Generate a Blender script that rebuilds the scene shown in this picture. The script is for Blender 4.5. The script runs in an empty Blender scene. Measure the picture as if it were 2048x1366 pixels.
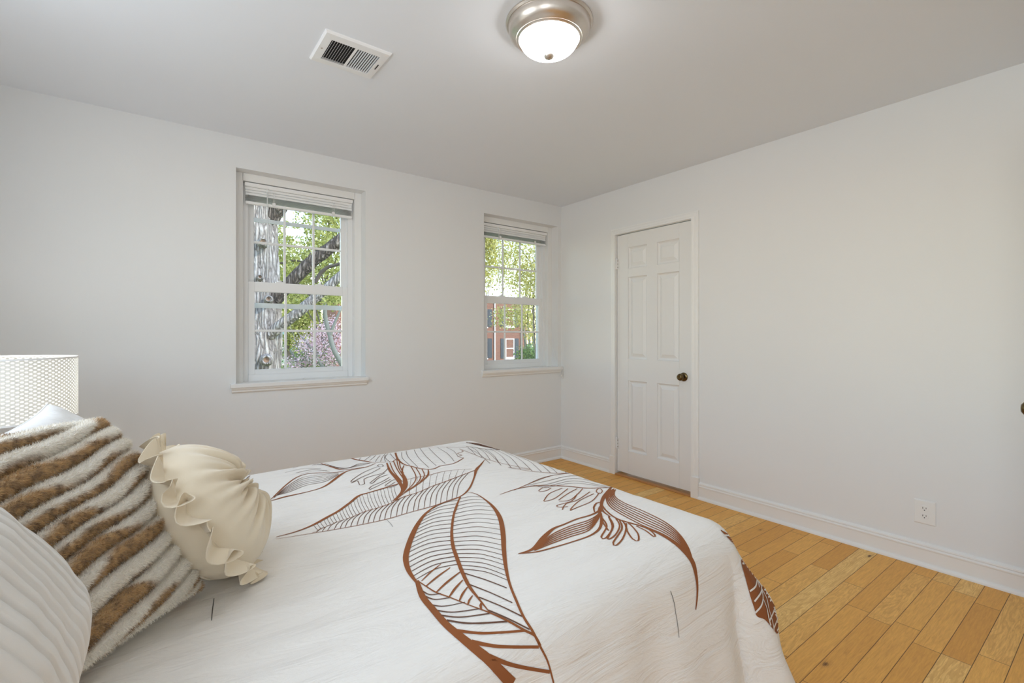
import bpy, bmesh, math, random
import numpy as np
from mathutils import Vector, Matrix, noise
from mathutils.bvhtree import BVHTree

SC = bpy.context.scene
COL = SC.collection
random.seed(7)
RNG = np.random.default_rng(7)
PI = math.pi

# ------------------------------------------------------------------ camera
F, YAW, HY, HC = 958.26, 0.645904, 670.23, 1.19209     # focal length in px, heading, horizon row, eye height
XD, YW, H = 3.19506, 3.44145, 2.44                     # door wall plane, window wall plane, ceiling
XL, YB = -0.80, -1.10                                  # head wall, wall behind the camera
cam = bpy.data.cameras.new('camera')
camo = bpy.data.objects.new('camera', cam)
COL.objects.link(camo)
camo.location = (0, 0, HC)
camo.rotation_euler = (PI/2, 0, -YAW)
cam.sensor_width = 36
cam.lens = F/2048*36
cam.shift_y = -(683-HY)/2048
cam.clip_start = 0.02
cam.clip_end = 400
SC.camera = camo

# ------------------------------------------------------------------ sky, sun, exposure
SC.view_settings.view_transform = 'Standard'
SC.view_settings.look = 'None'
SC.view_settings.gamma = 1
SC.view_settings.use_curve_mapping = False
SC.view_settings.exposure = 0.13
SC.cycles.use_denoising = True
SC.cycles.max_bounces = 14
SC.cycles.diffuse_bounces = 8
SC.cycles.transparent_max_bounces = 24
SC.cycles.sample_clamp_indirect = 6
LAMP_L = 23.0        # radiance of the ceiling lamp's glass
BULB_W = 1.8         # bedside lamp
SKY_S = 0.56
SUN_S = 3.0

world = bpy.data.worlds.new('sky')
SC.world = world
world.use_nodes = True
wn = world.node_tree
sky = wn.nodes.new('ShaderNodeTexSky')
sky.sky_type = 'NISHITA'
sky.sun_disc = False
sky.sun_elevation = math.radians(42)
sky.sun_rotation = math.radians(150)
sky.air_density = 1.6
sky.dust_density = 0.15
sky.ozone_density = 3.0
wn.links.new(sky.outputs[0], wn.nodes['Background'].inputs[0])
wn.nodes['Background'].inputs[1].default_value = SKY_S

sun = bpy.data.lights.new('sun', 'SUN')
sun.energy = SUN_S
sun.angle = 0.01
sun.color = (1, 0.95, 0.86)
suno = bpy.data.objects.new('sun', sun)
COL.objects.link(suno)
suno.rotation_euler = Vector((0.42, -0.72, 0.62)).to_track_quat('Z', 'Y').to_euler()

# two area lights added to brighten the room, set in made-up unseen windows
W3 = (-0.85, 0.25, 0.90, 2.22)                  # openings cut for the added lights (y, y, z, z)
W4 = (1.05, 2.15, 1.12, 2.34)
for wname, w_, en in (('added_side_fill', W3, 16.5), ('added_head_fill', W4, 14.0)):
    day = bpy.data.lights.new(wname, 'AREA')
    day.shape = 'RECTANGLE'
    day.size, day.size_y = w_[3]-w_[2]-0.04, w_[1]-w_[0]-0.04
    day.energy = en
    day.color = (0.90, 0.955, 1.0)
    fillo = bpy.data.objects.new(wname, day)
    COL.objects.link(fillo)
    fillo.location = (XL-0.04, (w_[0]+w_[1])/2, (w_[2]+w_[3])/2)
    fillo.rotation_euler = (0, -PI/2, 0)

A_ = (math.sin(YAW), math.cos(YAW))
R_ = (math.cos(YAW), -math.sin(YAW))


def ray(px, py):
    l = (px-1024)/F
    return Vector((A_[0]+R_[0]*l, A_[1]+R_[1]*l, (HY-py)/F))


def at(px, py, d):
    return Vector((0, 0, HC)) + ray(px, py)*d


def on_z(px, py, z):
    return at(px, py, (HC-z)*F/(py-HY))


def at_y(px, py, y):
    r = ray(px, py)
    return Vector((0, 0, HC)) + r*(y/r.y)


# ------------------------------------------------------------------ node helper + materials
class NT:
    def __init__(s, name):
        s.m = bpy.data.materials.new(name)
        s.m.use_nodes = True
        s.t = s.m.node_tree
        s.b = s.t.nodes['Principled BSDF']
        s.out = s.t.nodes['Material Output']

    def n(s, kind, **kw):
        q = s.t.nodes.new('ShaderNode'+kind)
        for k, v in kw.items():
            setattr(q, k, v)
        return q

    def l(s, a, b):
        s.t.links.new(a, b)

    def put(s, inp, v):
        if isinstance(v, bpy.types.NodeSocket):
            s.l(v, inp)
        else:
            inp.default_value = v

    def math(s, op, a, b=0.0, c=0.0):
        q = s.n('Math', operation=op)
        s.put(q.inputs[0], a)
        s.put(q.inputs[1], b)
        s.put(q.inputs[2], c)
        return q.outputs[0]

    def mix(s, f, a, b):
        q = s.n('Mix', data_type='RGBA')
        s.put(q.inputs[0], f)
        s.put(q.inputs[6], a if isinstance(a, bpy.types.NodeSocket) else (*a, 1))
        s.put(q.inputs[7], b if isinstance(b, bpy.types.NodeSocket) else (*b, 1))
        return q.outputs[2]

    def coords(s, which='Object'):
        return s.n('TexCoord').outputs[which]

    def noise(s, vec, scale, detail=3.0, rough=0.55, dist=0.0):
        q = s.n('TexNoise')
        q.inputs['Scale'].default_value = scale
        q.inputs['Detail'].default_value = detail
        q.inputs['Roughness'].default_value = rough
        q.inputs['Distortion'].default_value = dist
        s.l(vec, q.inputs['Vector'])
        return q.outputs['Fac']

    def scale(s, vec, sc, loc=(0, 0, 0), rot=(0, 0, 0)):
        q = s.n('Mapping')
        s.l(vec, q.inputs[0])
        q.inputs['Scale'].default_value = sc
        q.inputs['Location'].default_value = loc
        q.inputs['Rotation'].default_value = rot
        return q.outputs[0]

    def ramp(s, f, stops):
        q = s.n('ValToRGB')
        s.put(q.inputs[0], f)
        e = q.color_ramp.elements
        while len(e) < len(stops):
            e.new(0.5)
        for i, (p, c) in enumerate(stops):
            e[i].position = p
            e[i].color = (*c, 1)
        return q.outputs[0]

    def bump(s, h, strength, dist=0.01):
        q = s.n('Bump')
        q.inputs['Strength'].default_value = strength
        q.inputs['Distance'].default_value = dist
        s.l(h, q.inputs['Height'])
        s.l(q.outputs[0], s.b.inputs['Normal'])

    def col(s, v):
        s.put(s.b.inputs['Base Color'], v if isinstance(v, bpy.types.NodeSocket) else (*v, 1))
        return s

    def rough(s, v):
        s.put(s.b.inputs['Roughness'], v)
        return s


def paint(name, c, rough=0.6, bump=0.05, scale=60.0):
    t = NT(name)
    v = t.coords()
    f = t.noise(v, 1.3, 2)
    t.col(t.mix(f, [x*0.985 for x in c], [min(1, x*1.015) for x in c])).rough(rough)
    if bump:
        t.bump(t.noise(v, scale, 4), bump, 0.003)
    return t.m


M = {}
M['wall'] = paint('wall paint', (0.78, 0.787, 0.79), 0.75, 0.08, 90)
M['ceiling'] = paint('ceiling paint', (0.80, 0.835, 0.885), 0.85, 0.05, 70)
M['trim'] = paint('white gloss trim', (0.83, 0.83, 0.82), 0.4, 0.03, 40)
M['door'] = paint('door paint', (0.78, 0.78, 0.775), 0.42, 0.05, 50)
M['vinyl'] = paint('white vinyl', (0.84, 0.85, 0.86), 0.35, 0.0)
M['slat'] = paint('blind slat', (0.88, 0.885, 0.88), 0.4, 0.0)
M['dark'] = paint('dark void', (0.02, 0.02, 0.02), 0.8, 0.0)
M['plastic'] = paint('white plastic', (0.82, 0.82, 0.81), 0.3, 0.0)
M['vent'] = paint('white enamel', (0.83, 0.835, 0.84), 0.4, 0.0)
M['threshold'] = paint('worn orange wood', (0.50, 0.25, 0.095), 0.6, 0.15, 30)
M['nightstand'] = paint('white lacquer', (0.75, 0.74, 0.72), 0.4, 0.0)
M['headboard'] = paint('linen headboard', (0.55, 0.52, 0.47), 0.9, 0.3, 300)
M['mattress'] = paint('mattress ticking', (0.8, 0.8, 0.79), 0.9, 0.2, 200)
M['sheet'] = paint('pale blue sheet', (0.42, 0.52, 0.66), 0.9, 0.2, 90)
M['darkwood'] = paint('dark wood', (0.08, 0.045, 0.03), 0.5, 0.1, 30)
M['thread'] = paint('grey thread', (0.09, 0.085, 0.08), 0.9, 0.0)
M['print'] = paint('rust print', (0.275, 0.088, 0.024), 0.9, 0.0)
M['print_dark'] = paint('brown ink', (0.135, 0.062, 0.036), 0.9, 0.0)
M['cream_line'] = paint('cream print', (0.80, 0.77, 0.72), 0.9, 0.0)


def metal(name, c, rough, aniso=False):
    t = NT(name)
    t.b.inputs['Metallic'].default_value = 1
    v = t.coords()
    f = t.noise(t.scale(v, (30, 30, 500)), 3, 2)
    t.col(t.mix(f, [x*0.9 for x in c], c)).rough(rough)
    return t.m


M['nickel'] = metal('brushed nickel', (0.72, 0.66, 0.60), 0.33)
M['brass'] = metal('antique brass', (0.16, 0.115, 0.055), 0.28)
M['steel'] = metal('painted steel', (0.6, 0.55, 0.5), 0.45)

# ceiling glass dome (a lit lamp)
t = NT('lit frosted glass')
e = t.n('Emission')
e.inputs[0].default_value = (1, 0.99, 0.975, 1)
e.inputs[1].default_value = LAMP_L
t.l(e.outputs[0], t.out.inputs[0])
M['dome'] = t.m

# window glass: thin pane, clear with a mirror reflection
t = NT('window glass')
fr = t.n('Fresnel')
fr.inputs[0].default_value = 1.45
g = t.n('BsdfGlossy')
g.inputs['Roughness'].default_value = 0.0
tr = t.n('BsdfTransparent')
mx = t.n('MixShader')
t.l(fr.outputs[0], mx.inputs[0])
t.l(tr.outputs[0], mx.inputs[1])
t.l(g.outputs[0], mx.inputs[2])
t.l(mx.outputs[0], t.out.inputs[0])
M['glass'] = t.m

t = NT('clear acrylic')
t.col((0.8, 0.84, 0.86)).rough(0.2)
t.b.inputs['Alpha'].default_value = 0.42
M['acrylic'] = t.m

# oak strip floor: boards run along x, 84 mm wide
t = NT('oak strip floor')
v = t.coords()
sx = t.n('SeparateXYZ')
t.l(v, sx.inputs[0])
PW = 0.0842
yy = t.math('DIVIDE', t.math('SUBTRACT', sx.outputs[1], 0.381-PW*60), PW)
row = t.math('FLOOR', yy)
fy = t.math('FRACT', yy)
wr = t.n('TexWhiteNoise', noise_dimensions='1D')
t.l(row, wr.inputs['W'])
wr2 = t.n('TexWhiteNoise', noise_dimensions='1D')
t.l(t.math('ADD', row, 31.7), wr2.inputs['W'])
ln = t.math('ADD', t.math('MULTIPLY', wr2.outputs['Value'], 0.7), 0.55)
xx = t.math('DIVIDE', t.math('ADD', sx.outputs[0], t.math('MULTIPLY', wr.outputs['Value'], 7.0)), ln)
idx = t.math('FLOOR', xx)
fx = t.math('FRACT', xx)
cb = t.n('CombineXYZ')
t.l(row, cb.inputs[0])
t.l(idx, cb.inputs[1])
pw = t.n('TexWhiteNoise', noise_dimensions='2D')
t.l(cb.outputs[0], pw.inputs['Vector'])
pr = pw.outputs['Value']
# grain, different in each board
cc = t.n('CombineXYZ')
t.l(t.math('ADD', sx.outputs[0], t.math('MULTIPLY', pr, 37.0)), cc.inputs[0])
t.l(sx.outputs[1], cc.inputs[1])
t.l(t.math('MULTIPLY', pr, 11.0), cc.inputs[2])
gr = t.noise(t.scale(cc.outputs[0], (2.2, 26, 1)), 6.0, 6, 0.62, 0.6)
gr2 = t.noise(t.scale(cc.outputs[0], (1.0, 7, 1)), 2.6, 3, 0.5, 1.2)
rings = t.math('FRACT', t.math('MULTIPLY', gr2, 9.0))
base = t.ramp(pr, [(0.0, (0.74, 0.37, 0.080)), (0.3, (0.82, 0.43, 0.10)), (0.62, (0.86, 0.47, 0.118)), (0.86, (0.90, 0.52, 0.145)), (1.0, (0.93, 0.64, 0.24))])
base = t.mix(t.math('MULTIPLY', t.math('SUBTRACT', 0.64, gr), 1.5), base, (0.5, 0.215, 0.044))
ringw = t.math('MULTIPLY', t.math('GREATER_THAN', pr, 0.66), t.math('MULTIPLY', t.math('LESS_THAN', rings, 0.4), 0.33))
base = t.mix(ringw, base, (0.56, 0.27, 0.065))
# knots
vo = t.n('TexVoronoi', feature='F1')
t.l(t.scale(cc.outputs[0], (2.4, 5.5, 1)), vo.inputs['Vector'])
vo.inputs['Scale'].default_value = 1.0
kd = t.math('ADD', vo.outputs['Distance'], t.math('MULTIPLY', t.math('SUBTRACT', gr, 0.5), 0.12))
kn = t.ramp(kd, [(0.0, (1, 1, 1)), (0.028, (0.7, 0.7, 0.7)), (0.05, (0.16, 0.16, 0.16)), (0.11, (0, 0, 0))])
base = t.mix(kn, base, (0.12, 0.045, 0.014))
# joints
ey = t.math('MINIMUM', fy, t.math('SUBTRACT', 1.0, fy))
ex = t.math('MULTIPLY', t.math('MINIMUM', fx, t.math('SUBTRACT', 1.0, fx)), t.math('DIVIDE', ln, PW))
gap = t.math('LESS_THAN', t.math('MINIMUM', ey, ex), 0.0135)
base = t.mix(t.math('MULTIPLY', gap, 0.85), base, (0.05, 0.022, 0.008))
t.col(base).rough(t.math('ADD', 0.42, t.math('MULTIPLY', gr, 0.12)))
t.bump(t.math('SUBTRACT', t.math('MULTIPLY', gr, 0.15), gap), 0.25, 0.002)
t.b.inputs['Specular IOR Level'].default_value = 0.3
M['floor'] = t.m


def fabric(name, c, weave=900, bump=0.15, wr=None, wstr=0.3, sheen=0.15):
    t = NT(name)
    v = t.coords()
    h = t.noise(v, weave, 2)
    big = t.noise(v, 5, 3)
    t.col(t.mix(big, [x*0.97 for x in c], [min(1, x*1.02) for x in c])).rough(0.92)
    t.b.inputs['Sheen Weight'].default_value = sheen
    if wr:
        w = t.noise(t.scale(v, wr), 1.0, 5, 0.6, 1.4)
        q = t.math('MULTIPLY', w, wstr*10)
        h = t.math('ADD', t.math('MULTIPLY', h, 0.08), q)
        t.bump(h, 0.55, 0.0065)
    else:
        t.bump(h, bump, 0.0015)
    return t.m


M['duvet'] = fabric('white cotton duvet', (0.85, 0.822, 0.778), wr=(2.6, 15, 15), wstr=0.30)
M['sham'] = fabric('white sham', (0.80, 0.79, 0.765))
M['cream'] = fabric('cream velvet', (0.76, 0.66, 0.50), sheen=0.4)
M['piping'] = fabric('cream piping', (0.72, 0.65, 0.52))

# fur: colour comes from a colour attribute laid on by the fur's own brown and white markings
t = NT('striped faux fur')
at_n = t.n('Attribute', attribute_name='fur')
t.col(at_n.outputs['Color']).rough(0.85)
t.b.inputs['Sheen Weight'].default_value = 0.3
M['fur'] = t.m

# lampshade: woven white material that lets light through
t = NT('woven lampshade')
v = t.coords()
s3 = t.n('SeparateXYZ')
t.l(v, s3.inputs[0])
ang = t.math('ARCTAN2', s3.outputs[0], s3.outputs[1])
NA = 132
ca = t.math('COSINE', t.math('MULTIPLY', ang, NA/2*1.0))
cz = t.math('COSINE', t.math('MULTIPLY', s3.outputs[2], PI/0.0068))
pat = t.math('MULTIPLY', ca, cz)
hole = t.ramp(pat, [(0.12, (0, 0, 0)), (0.45, (1, 1, 1))])
d1 = t.n('BsdfDiffuse')
d1.inputs[0].default_value = (0.78, 0.78, 0.75, 1)
tl = t.n('BsdfTranslucent')
t.l(t.mix(hole, (0.42, 0.42, 0.385), (0.93, 0.93, 0.88)), tl.inputs[0])
mx = t.n('MixShader')
t.l(t.math('ADD', 0.34, t.math('MULTIPLY', hole, 0.45)), mx.inputs[0])
t.l(d1.outputs[0], mx.inputs[1])
t.l(tl.outputs[0], mx.inputs[2])
t.l(mx.outputs[0], t.out.inputs[0])
M['shade'] = t.m

t = NT('warm lit bulb')
e = t.n('Emission')
e.inputs[0].default_value = (1, 0.98, 0.93, 1)
e.inputs[1].default_value = 30
t.l(e.outputs[0], t.out.inputs[0])
M['bulb'] = t.m

# outdoors
def bark(name, stops):
    t = NT(name)
    v = t.coords()
    w1 = t.n('TexVoronoi', feature='DISTANCE_TO_EDGE')
    nz = t.noise(t.scale(v, (1, 1, 0.4)), 5, 3)
    cbx = t.n('VectorMath', operation='ADD')
    t.l(t.scale(v, (21, 21, 2.6)), cbx.inputs[0])
    nc = t.n('CombineXYZ')
    for i in range(3):
        t.l(t.math('MULTIPLY', nz, 2.2), nc.inputs[i])
    t.l(nc.outputs[0], cbx.inputs[1])
    t.l(cbx.outputs[0], w1.inputs['Vector'])
    w1.inputs['Scale'].default_value = 1.0
    fine = t.noise(t.scale(v, (40, 40, 12)), 2, 4)
    hgt = t.math('ADD', t.math('MULTIPLY', w1.outputs['Distance'], 1.6), t.math('MULTIPLY', fine, 0.4))
    t.col(t.ramp(hgt, stops)).rough(0.95)
    t.bump(hgt, 1.0, 0.05)
    return t.m


M['bark'] = bark('furrowed bark', [(0.10, (0.05, 0.044, 0.044)), (0.24, (0.22, 0.19, 0.17)), (0.5, (0.42, 0.375, 0.34)), (0.9, (0.64, 0.60, 0.56))])
M['bark_limb'] = bark('brown limb bark', [(0.10, (0.02, 0.016, 0.014)), (0.3, (0.075, 0.058, 0.046)), (0.6, (0.17, 0.135, 0.11)), (0.95, (0.42, 0.36, 0.31))])
M['bark_dark'] = paint('dark bark', (0.105, 0.085, 0.07), 0.95, 0.6, 25)
M['bark_grey'] = paint('lichen grey bark', (0.17, 0.175, 0.15), 0.95, 0.6, 20)
M['heartwood'] = paint('cut heartwood', (0.26, 0.16, 0.10), 0.9, 0.4, 40)


def leafmat(name, stops, trans=0.5):
    t = NT(name)
    a = t.n('Attribute', attribute_name='leaf')
    c = t.ramp(a.outputs['Fac'], stops)
    t.col(c).rough(0.6)
    tl = t.n('BsdfTranslucent')
    t.l(c, tl.inputs[0])
    mx = t.n('MixShader')
    mx.inputs[0].default_value = trans
    t.l(t.b.outputs[0], mx.inputs[1])
    t.l(tl.outputs[0], mx.inputs[2])
    t.l(mx.outputs[0], t.out.inputs[0])
    return t.m


M['leaf'] = leafmat('spring leaves', [(0, (0.10, 0.12, 0.025)), (0.35, (0.30, 0.32, 0.07)), (0.7, (0.50, 0.49, 0.15)), (1, (0.78, 0.76, 0.42))])
M['leaf_gold'] = leafmat('golden leaves', [(0, (0.22, 0.22, 0.05)), (0.5, (0.56, 0.52, 0.13)), (1, (0.85, 0.80, 0.50))])
M['leaf_deep'] = leafmat('shrub leaves', [(0, (0.05, 0.10, 0.03)), (0.6, (0.16, 0.27, 0.07)), (1, (0.40, 0.50, 0.14))])
M['petal'] = leafmat('magnolia petals', [(0, (0.30, 0.14, 0.16)), (0.35, (0.66, 0.44, 0.50)), (0.7, (0.86, 0.68, 0.74)), (1, (0.95, 0.88, 0.90))])
M['white_petal'] = leafmat('white petals', [(0, (0.5, 0.55, 0.4)), (1, (0.9, 0.9, 0.85))])


def brick(name, c1, c2, mortar):
    t = NT(name)
    v = t.coords()
    sx = t.n('SeparateXYZ')
    t.l(v, sx.inputs[0])
    cb = t.n('CombineXYZ')
    t.l(t.math('ADD', sx.outputs[0], sx.outputs[1]), cb.inputs[0])
    t.l(sx.outputs[2], cb.inputs[1])
    b = t.n('TexBrick')
    t.l(cb.outputs[0], b.inputs['Vector'])
    b.inputs['Color1'].default_value = (*c1, 1)
    b.inputs['Color2'].default_value = (*c2, 1)
    b.inputs['Mortar'].default_value = (*mortar, 1)
    b.inputs['Scale'].default_value = 1.0
    b.inputs['Mortar Size'].default_value = 0.012
    b.inputs['Brick Width'].default_value = 0.22
    b.inputs['Row Height'].default_value = 0.075
    t.col(b.outputs['Color']).rough(0.9)
    return t.m


M['brick'] = brick('red brick', (0.235, 0.066, 0.036), (0.165, 0.045, 0.028), (0.25, 0.18, 0.14))
M['siding'] = paint('pale blue siding', (0.50, 0.62, 0.72), 0.7, 0.0)
M['shutter'] = paint('navy shutter', (0.03, 0.04, 0.06), 0.5, 0.0)
M['white_out'] = paint('exterior white', (0.85, 0.87, 0.88), 0.5, 0.0)
M['pane_out'] = paint('reflective far glazing', (0.22, 0.34, 0.32), 0.1, 0.0)
M['fence'] = paint('weathered fence boards', (0.36, 0.27, 0.19), 0.9, 0.3, 8)
M['grass'] = paint('lawn', (0.14, 0.22, 0.06), 0.95, 0.5, 30)
M['roof'] = paint('grey roofing', (0.14, 0.13, 0.13), 0.9, 0.2, 10)


# ------------------------------------------------------------------ mesh helpers
class MB:
    """collects shapes in world coordinates, then links them as one mesh object"""

    def __init__(s):
        s.v, s.f, s.mi = [], [], []

    def add(s, verts, faces, mi=0):
        o = len(s.v)
        s.v += [tuple(p) for p in verts]
        s.f += [tuple(i+o for i in f) for f in faces]
        s.mi += [mi]*len(faces)
        return s

    def box(s, a, b, mi=0, bev=0.0):
        x0, x1 = sorted((a[0], b[0]))
        y0, y1 = sorted((a[1], b[1]))
        z0, z1 = sorted((a[2], b[2]))
        if bev:
            bm = bmesh.new()
            bmesh.ops.create_cube(bm, size=1)
            for q in bm.verts:
                q.co = Vector(((x0+x1)/2+q.co.x*(x1-x0), (y0+y1)/2+q.co.y*(y1-y0), (z0+z1)/2+q.co.z*(z1-z0)))
            bmesh.ops.bevel(bm, geom=bm.edges[:], offset=bev, segments=2, affect='EDGES', clamp_overlap=True)
            bm.verts.index_update()
            s.add([q.co for q in bm.verts], [[q.index for q in f.verts] for f in bm.faces], mi)
            bm.free()
            return s
        v = [(x, y, z) for x in (x0, x1) for y in (y0, y1) for z in (z0, z1)]
        return s.add(v, [(0, 1, 3, 2), (4, 6, 7, 5), (0, 4, 5, 1), (2, 3, 7, 6), (0, 2, 6, 4), (1, 5, 7, 3)], mi)

    def grid(s, P, closed_u=False, closed_v=False, mi=0, flip=False):
        """P[i][j] points"""
        nu, nv = len(P), len(P[0])
        v = [p for r in P for p in r]
        f = []
        for i in range(nu if closed_u else nu-1):
            for j in range(nv if closed_v else nv-1):
                a, b = i*nv+j, i*nv+(j+1) % nv
                c, d = ((i+1) % nu)*nv+(j+1) % nv, ((i+1) % nu)*nv+j
                f.append((a, d, c, b) if flip else (a, b, c, d))
        return s.add(v, f, mi)

    def tube(s, pts, rad, n=8, mi=0, cap=True):
        pts = [Vector(p) for p in pts]
        if not isinstance(rad, (list, tuple)):
            rad = [rad]*len(pts)
        P = []
        ref = None
        for i, p in enumerate(pts):
            tg = (pts[min(i+1, len(pts)-1)]-pts[max(i-1, 0)]).normalized()
            if ref is None:
                ref = tg.orthogonal().normalized()
            ref = (ref-tg*ref.dot(tg)).normalized()
            bi = tg.cross(ref)
            P.append([p+(ref*math.cos(2*PI*k/n)+bi*math.sin(2*PI*k/n))*rad[i] for k in range(n)])
        o = len(s.v)
        s.grid(P, closed_v=True, mi=mi, flip=True)
        if cap:
            s.f.append(tuple(o+k for k in range(n)))
            s.f.append(tuple(o+(len(pts)-1)*n+k for k in reversed(range(n))))
            s.mi += [mi, mi]
        return s

    def lathe(s, prof, c, n=48, axis=(0, 0, 1), mi=0):
        ax = Vector(axis).normalized()
        u = ax.orthogonal().normalized()
        w = ax.cross(u)
        c = Vector(c)
        P = []
        for k in range(n):
            dr = u*math.cos(2*PI*k/n)+w*math.sin(2*PI*k/n)
            P.append([c+dr*max(r, 1e-5)+ax*z for r, z in prof])
        return s.grid(P, closed_u=True, mi=mi)

    def prism(s, prof, p0, p1, up=(0, 0, 1), mi=0, caps=True):
        """sweeps a profile (outward, up) from p0 to p1; outward = direction x up"""
        p0, p1, up = Vector(p0), Vector(p1), Vector(up)
        out = (p1-p0).normalized().cross(up)
        o = len(s.v)
        n = len(prof)
        s.add([p+out*a+up*b for p in (p0, p1) for a, b in prof],
              [(k, (k+1) % n, n+(k+1) % n, n+k) for k in range(n)], mi)
        if caps:
            s.f += [tuple(o+k for k in reversed(range(n))), tuple(o+n+k for k in range(n))]
            s.mi += [mi, mi]
        return s

    def build(s, name, mat, parent=None, smooth=False, fix=True):
        off = Vector((0, 0, 0))
        if parent is not None:
            q = parent
            while q is not None:
                off += q.location
                q = q.parent
        me = bpy.data.meshes.new(name)
        me.from_pydata([(p[0]-off.x, p[1]-off.y, p[2]-off.z) for p in s.v], [], s.f)
        for m in (mat if isinstance(mat, (list, tuple)) else [mat]):
            me.materials.append(m)
        me.polygons.foreach_set('material_index', s.mi)
        if fix:
            bm = bmesh.new()
            bm.from_mesh(me)
            bmesh.ops.recalc_face_normals(bm, faces=bm.faces[:])
            bm.to_mesh(me)
            bm.free()
        if smooth:
            if smooth is True:
                me.polygons.foreach_set('use_smooth', [True]*len(me.polygons))
            else:
                me.shade_smooth() if hasattr(me, 'shade_smooth') else None
                me.set_sharp_from_angle(angle=math.radians(smooth))
        me.update()
        o = bpy.data.objects.new(name, me)
        COL.objects.link(o)
        if parent is not None:
            o.parent = parent
        return o


def thing(name, label, cat, loc=(0, 0, 0), group=None, kind=None):
    o = bpy.data.objects.new(name, None)
    o.empty_display_size = 0.05
    COL.objects.link(o)
    o.location = loc
    return tag(o, label, cat, group, kind)


def tag(o, label=None, cat=None, group=None, kind=None):
    if label:
        o['label'] = label
    if cat:
        o['category'] = cat
    if group:
        o['group'] = group
    if kind:
        o['kind'] = kind
    return o


def wall_with_holes(name, axis, plane, thick, a0, a1, holes, mat, label):
    """axis 'y': wall at y=plane..plane+thick spanning x a0..a1; axis 'x' likewise. holes: (lo, hi, z0, z1)"""
    m = MB()
    cuts = sorted({a0, a1, *[h[0] for h in holes], *[h[1] for h in holes]})
    for lo, hi in zip(cuts, cuts[1:]):
        zs = [(0, H)]
        for h in holes:
            if h[0] <= lo+1e-6 and h[1] >= hi-1e-6:
                zs = [(0, h[2]), (h[3], H)] if h[2] > 0 else [(h[3], H)]
        for z0, z1 in zs:
            if axis == 'y':
                m.box((lo, plane, z0), (hi, plane+thick, z1))
            else:
                m.box((plane, lo, z0), (plane+thick, hi, z1))
    return tag(m.build(name, mat), label, 'wall', kind='structure')


# ------------------------------------------------------------------ room shell
DEP = 0.085                                     # depth of the plastered window reveal
W1 = (0.426, 1.253)
W2 = (2.291, 3.150)
WZ0, WZ1 = 0.885, 2.245
WT = 0.26
D1 = (2.004, 2.766)                             # door_1 rough opening (y)
D2 = (-0.66, 0.16)                              # entrance opening (y)

o = MB().box((XL-0.2, YB-0.2, -0.12), (XD+1.5, YW+WT, 0)).build('floor', M['floor'])
tag(o, 'honey oak strip floor running to the door wall', 'floor', kind='structure')
o = MB().box((XL-0.2, YB-0.2, H), (XD+1.5, YW+WT, H+0.15)).build('ceiling', M['ceiling'])
tag(o, 'flat pale grey painted ceiling', 'ceiling', kind='structure')
wall_with_holes('wall_far', 'y', YW, WT, XL-0.2, XD, [(*W1, WZ0, WZ1), (*W2, WZ0, WZ1)], M['wall'], 'off-white wall holding the two sash windows')
wall_with_holes('wall_right', 'x', XD, 0.14, YB, YW+WT, [(*D1, 0, 2.062), (*D2, 0, 2.06)], M['wall'], 'off-white wall holding the closed six-panel door')
wall_with_holes('wall_left', 'x', XL, -0.2, YB-0.2, YW, [W3, W4], M['wall'], 'off-white wall behind the head of the bed')
wall_with_holes('wall_near', 'y', YB, -0.2, XL, XD+1.5, [], M['wall'], 'off-white wall behind the viewer')
wall_with_holes('wall_hall', 'x', XD+1.3, 0.2, YB, YW+WT, [], M['wall'], 'off-white hall wall beyond the entrance door')
m = MB().box((XD+0.14, 1.7, 0), (XD+1.3, 1.8, H))
tag(m.build('wall_closet', M['wall']), 'off-white partition between closet and hall', 'wall', kind='structure')

# baseboards: board with a moulded cap and a quarter-round shoe
BASE = [(0, 0), (0.028, 0), (0.028, 0.006), (0.0255, 0.014), (0.019, 0.0195), (0.013, 0.021), (0.013, 0.085), (0.017, 0.088), (0.0175, 0.094), (0.011, 0.101), (0.0155, 0.105), (0.0145, 0.112), (0.006, 0.120), (0, 0.1214)]


def baseboard(name, p0, p1, label):
    m = MB().prism(BASE, (*p0, 0), (*p1, 0))
    return tag(m.build(name, M['trim'], smooth=35), label, 'baseboard', kind='structure')


baseboard('baseboard_far', (XL, YW), (XD, YW), 'white moulded baseboard under the windows')
baseboard('baseboard_corner', (XD, YW), (XD, 2.80), 'short white baseboard between corner and panel door')
baseboard('baseboard_right', (XD, 1.968), (XD, 0.235), 'long white baseboard below the wall outlet')
baseboard('baseboard_near', (XD, YB), (XL, YB), 'white baseboard behind the viewer')
baseboard('baseboard_left', (XL, YB), (XL, YW), 'white baseboard behind the bed')


# ------------------------------------------------------------------ windows
def muntin_grid(x0, x1, z0, z1, y, w=0.016, t=0.012, nx=3, nz=2):
    m = MB()
    for i in range(1, nx):
        x = x0+(x1-x0)*i/nx
        m.box((x-w/2, y-t/2, z0), (x+w/2, y+t/2, z1), bev=0.003)
    for i in range(1, nz):
        z = z0+(z1-z0)*i/nz
        m.box((x0, y-t/2-0.0005, z-w/2), (x1, y+t/2+0.0005, z+w/2), bev=0.003)
    return m


def ring(m, x0, x1, z0, z1, y0, y1, l, r, b, t, bev=0.003):
    m.box((x0, y0, z0), (x0+l, y1, z1), bev=bev)
    m.box((x1-r, y0, z0), (x1, y1, z1), bev=bev)
    m.box((x0+l-0.001, y0, z0), (x1-r+0.001, y1, z0+b), bev=bev)
    m.box((x0+l-0.001, y0, z1-t), (x1-r+0.001, y1, z1), bev=bev)
    return m


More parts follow.
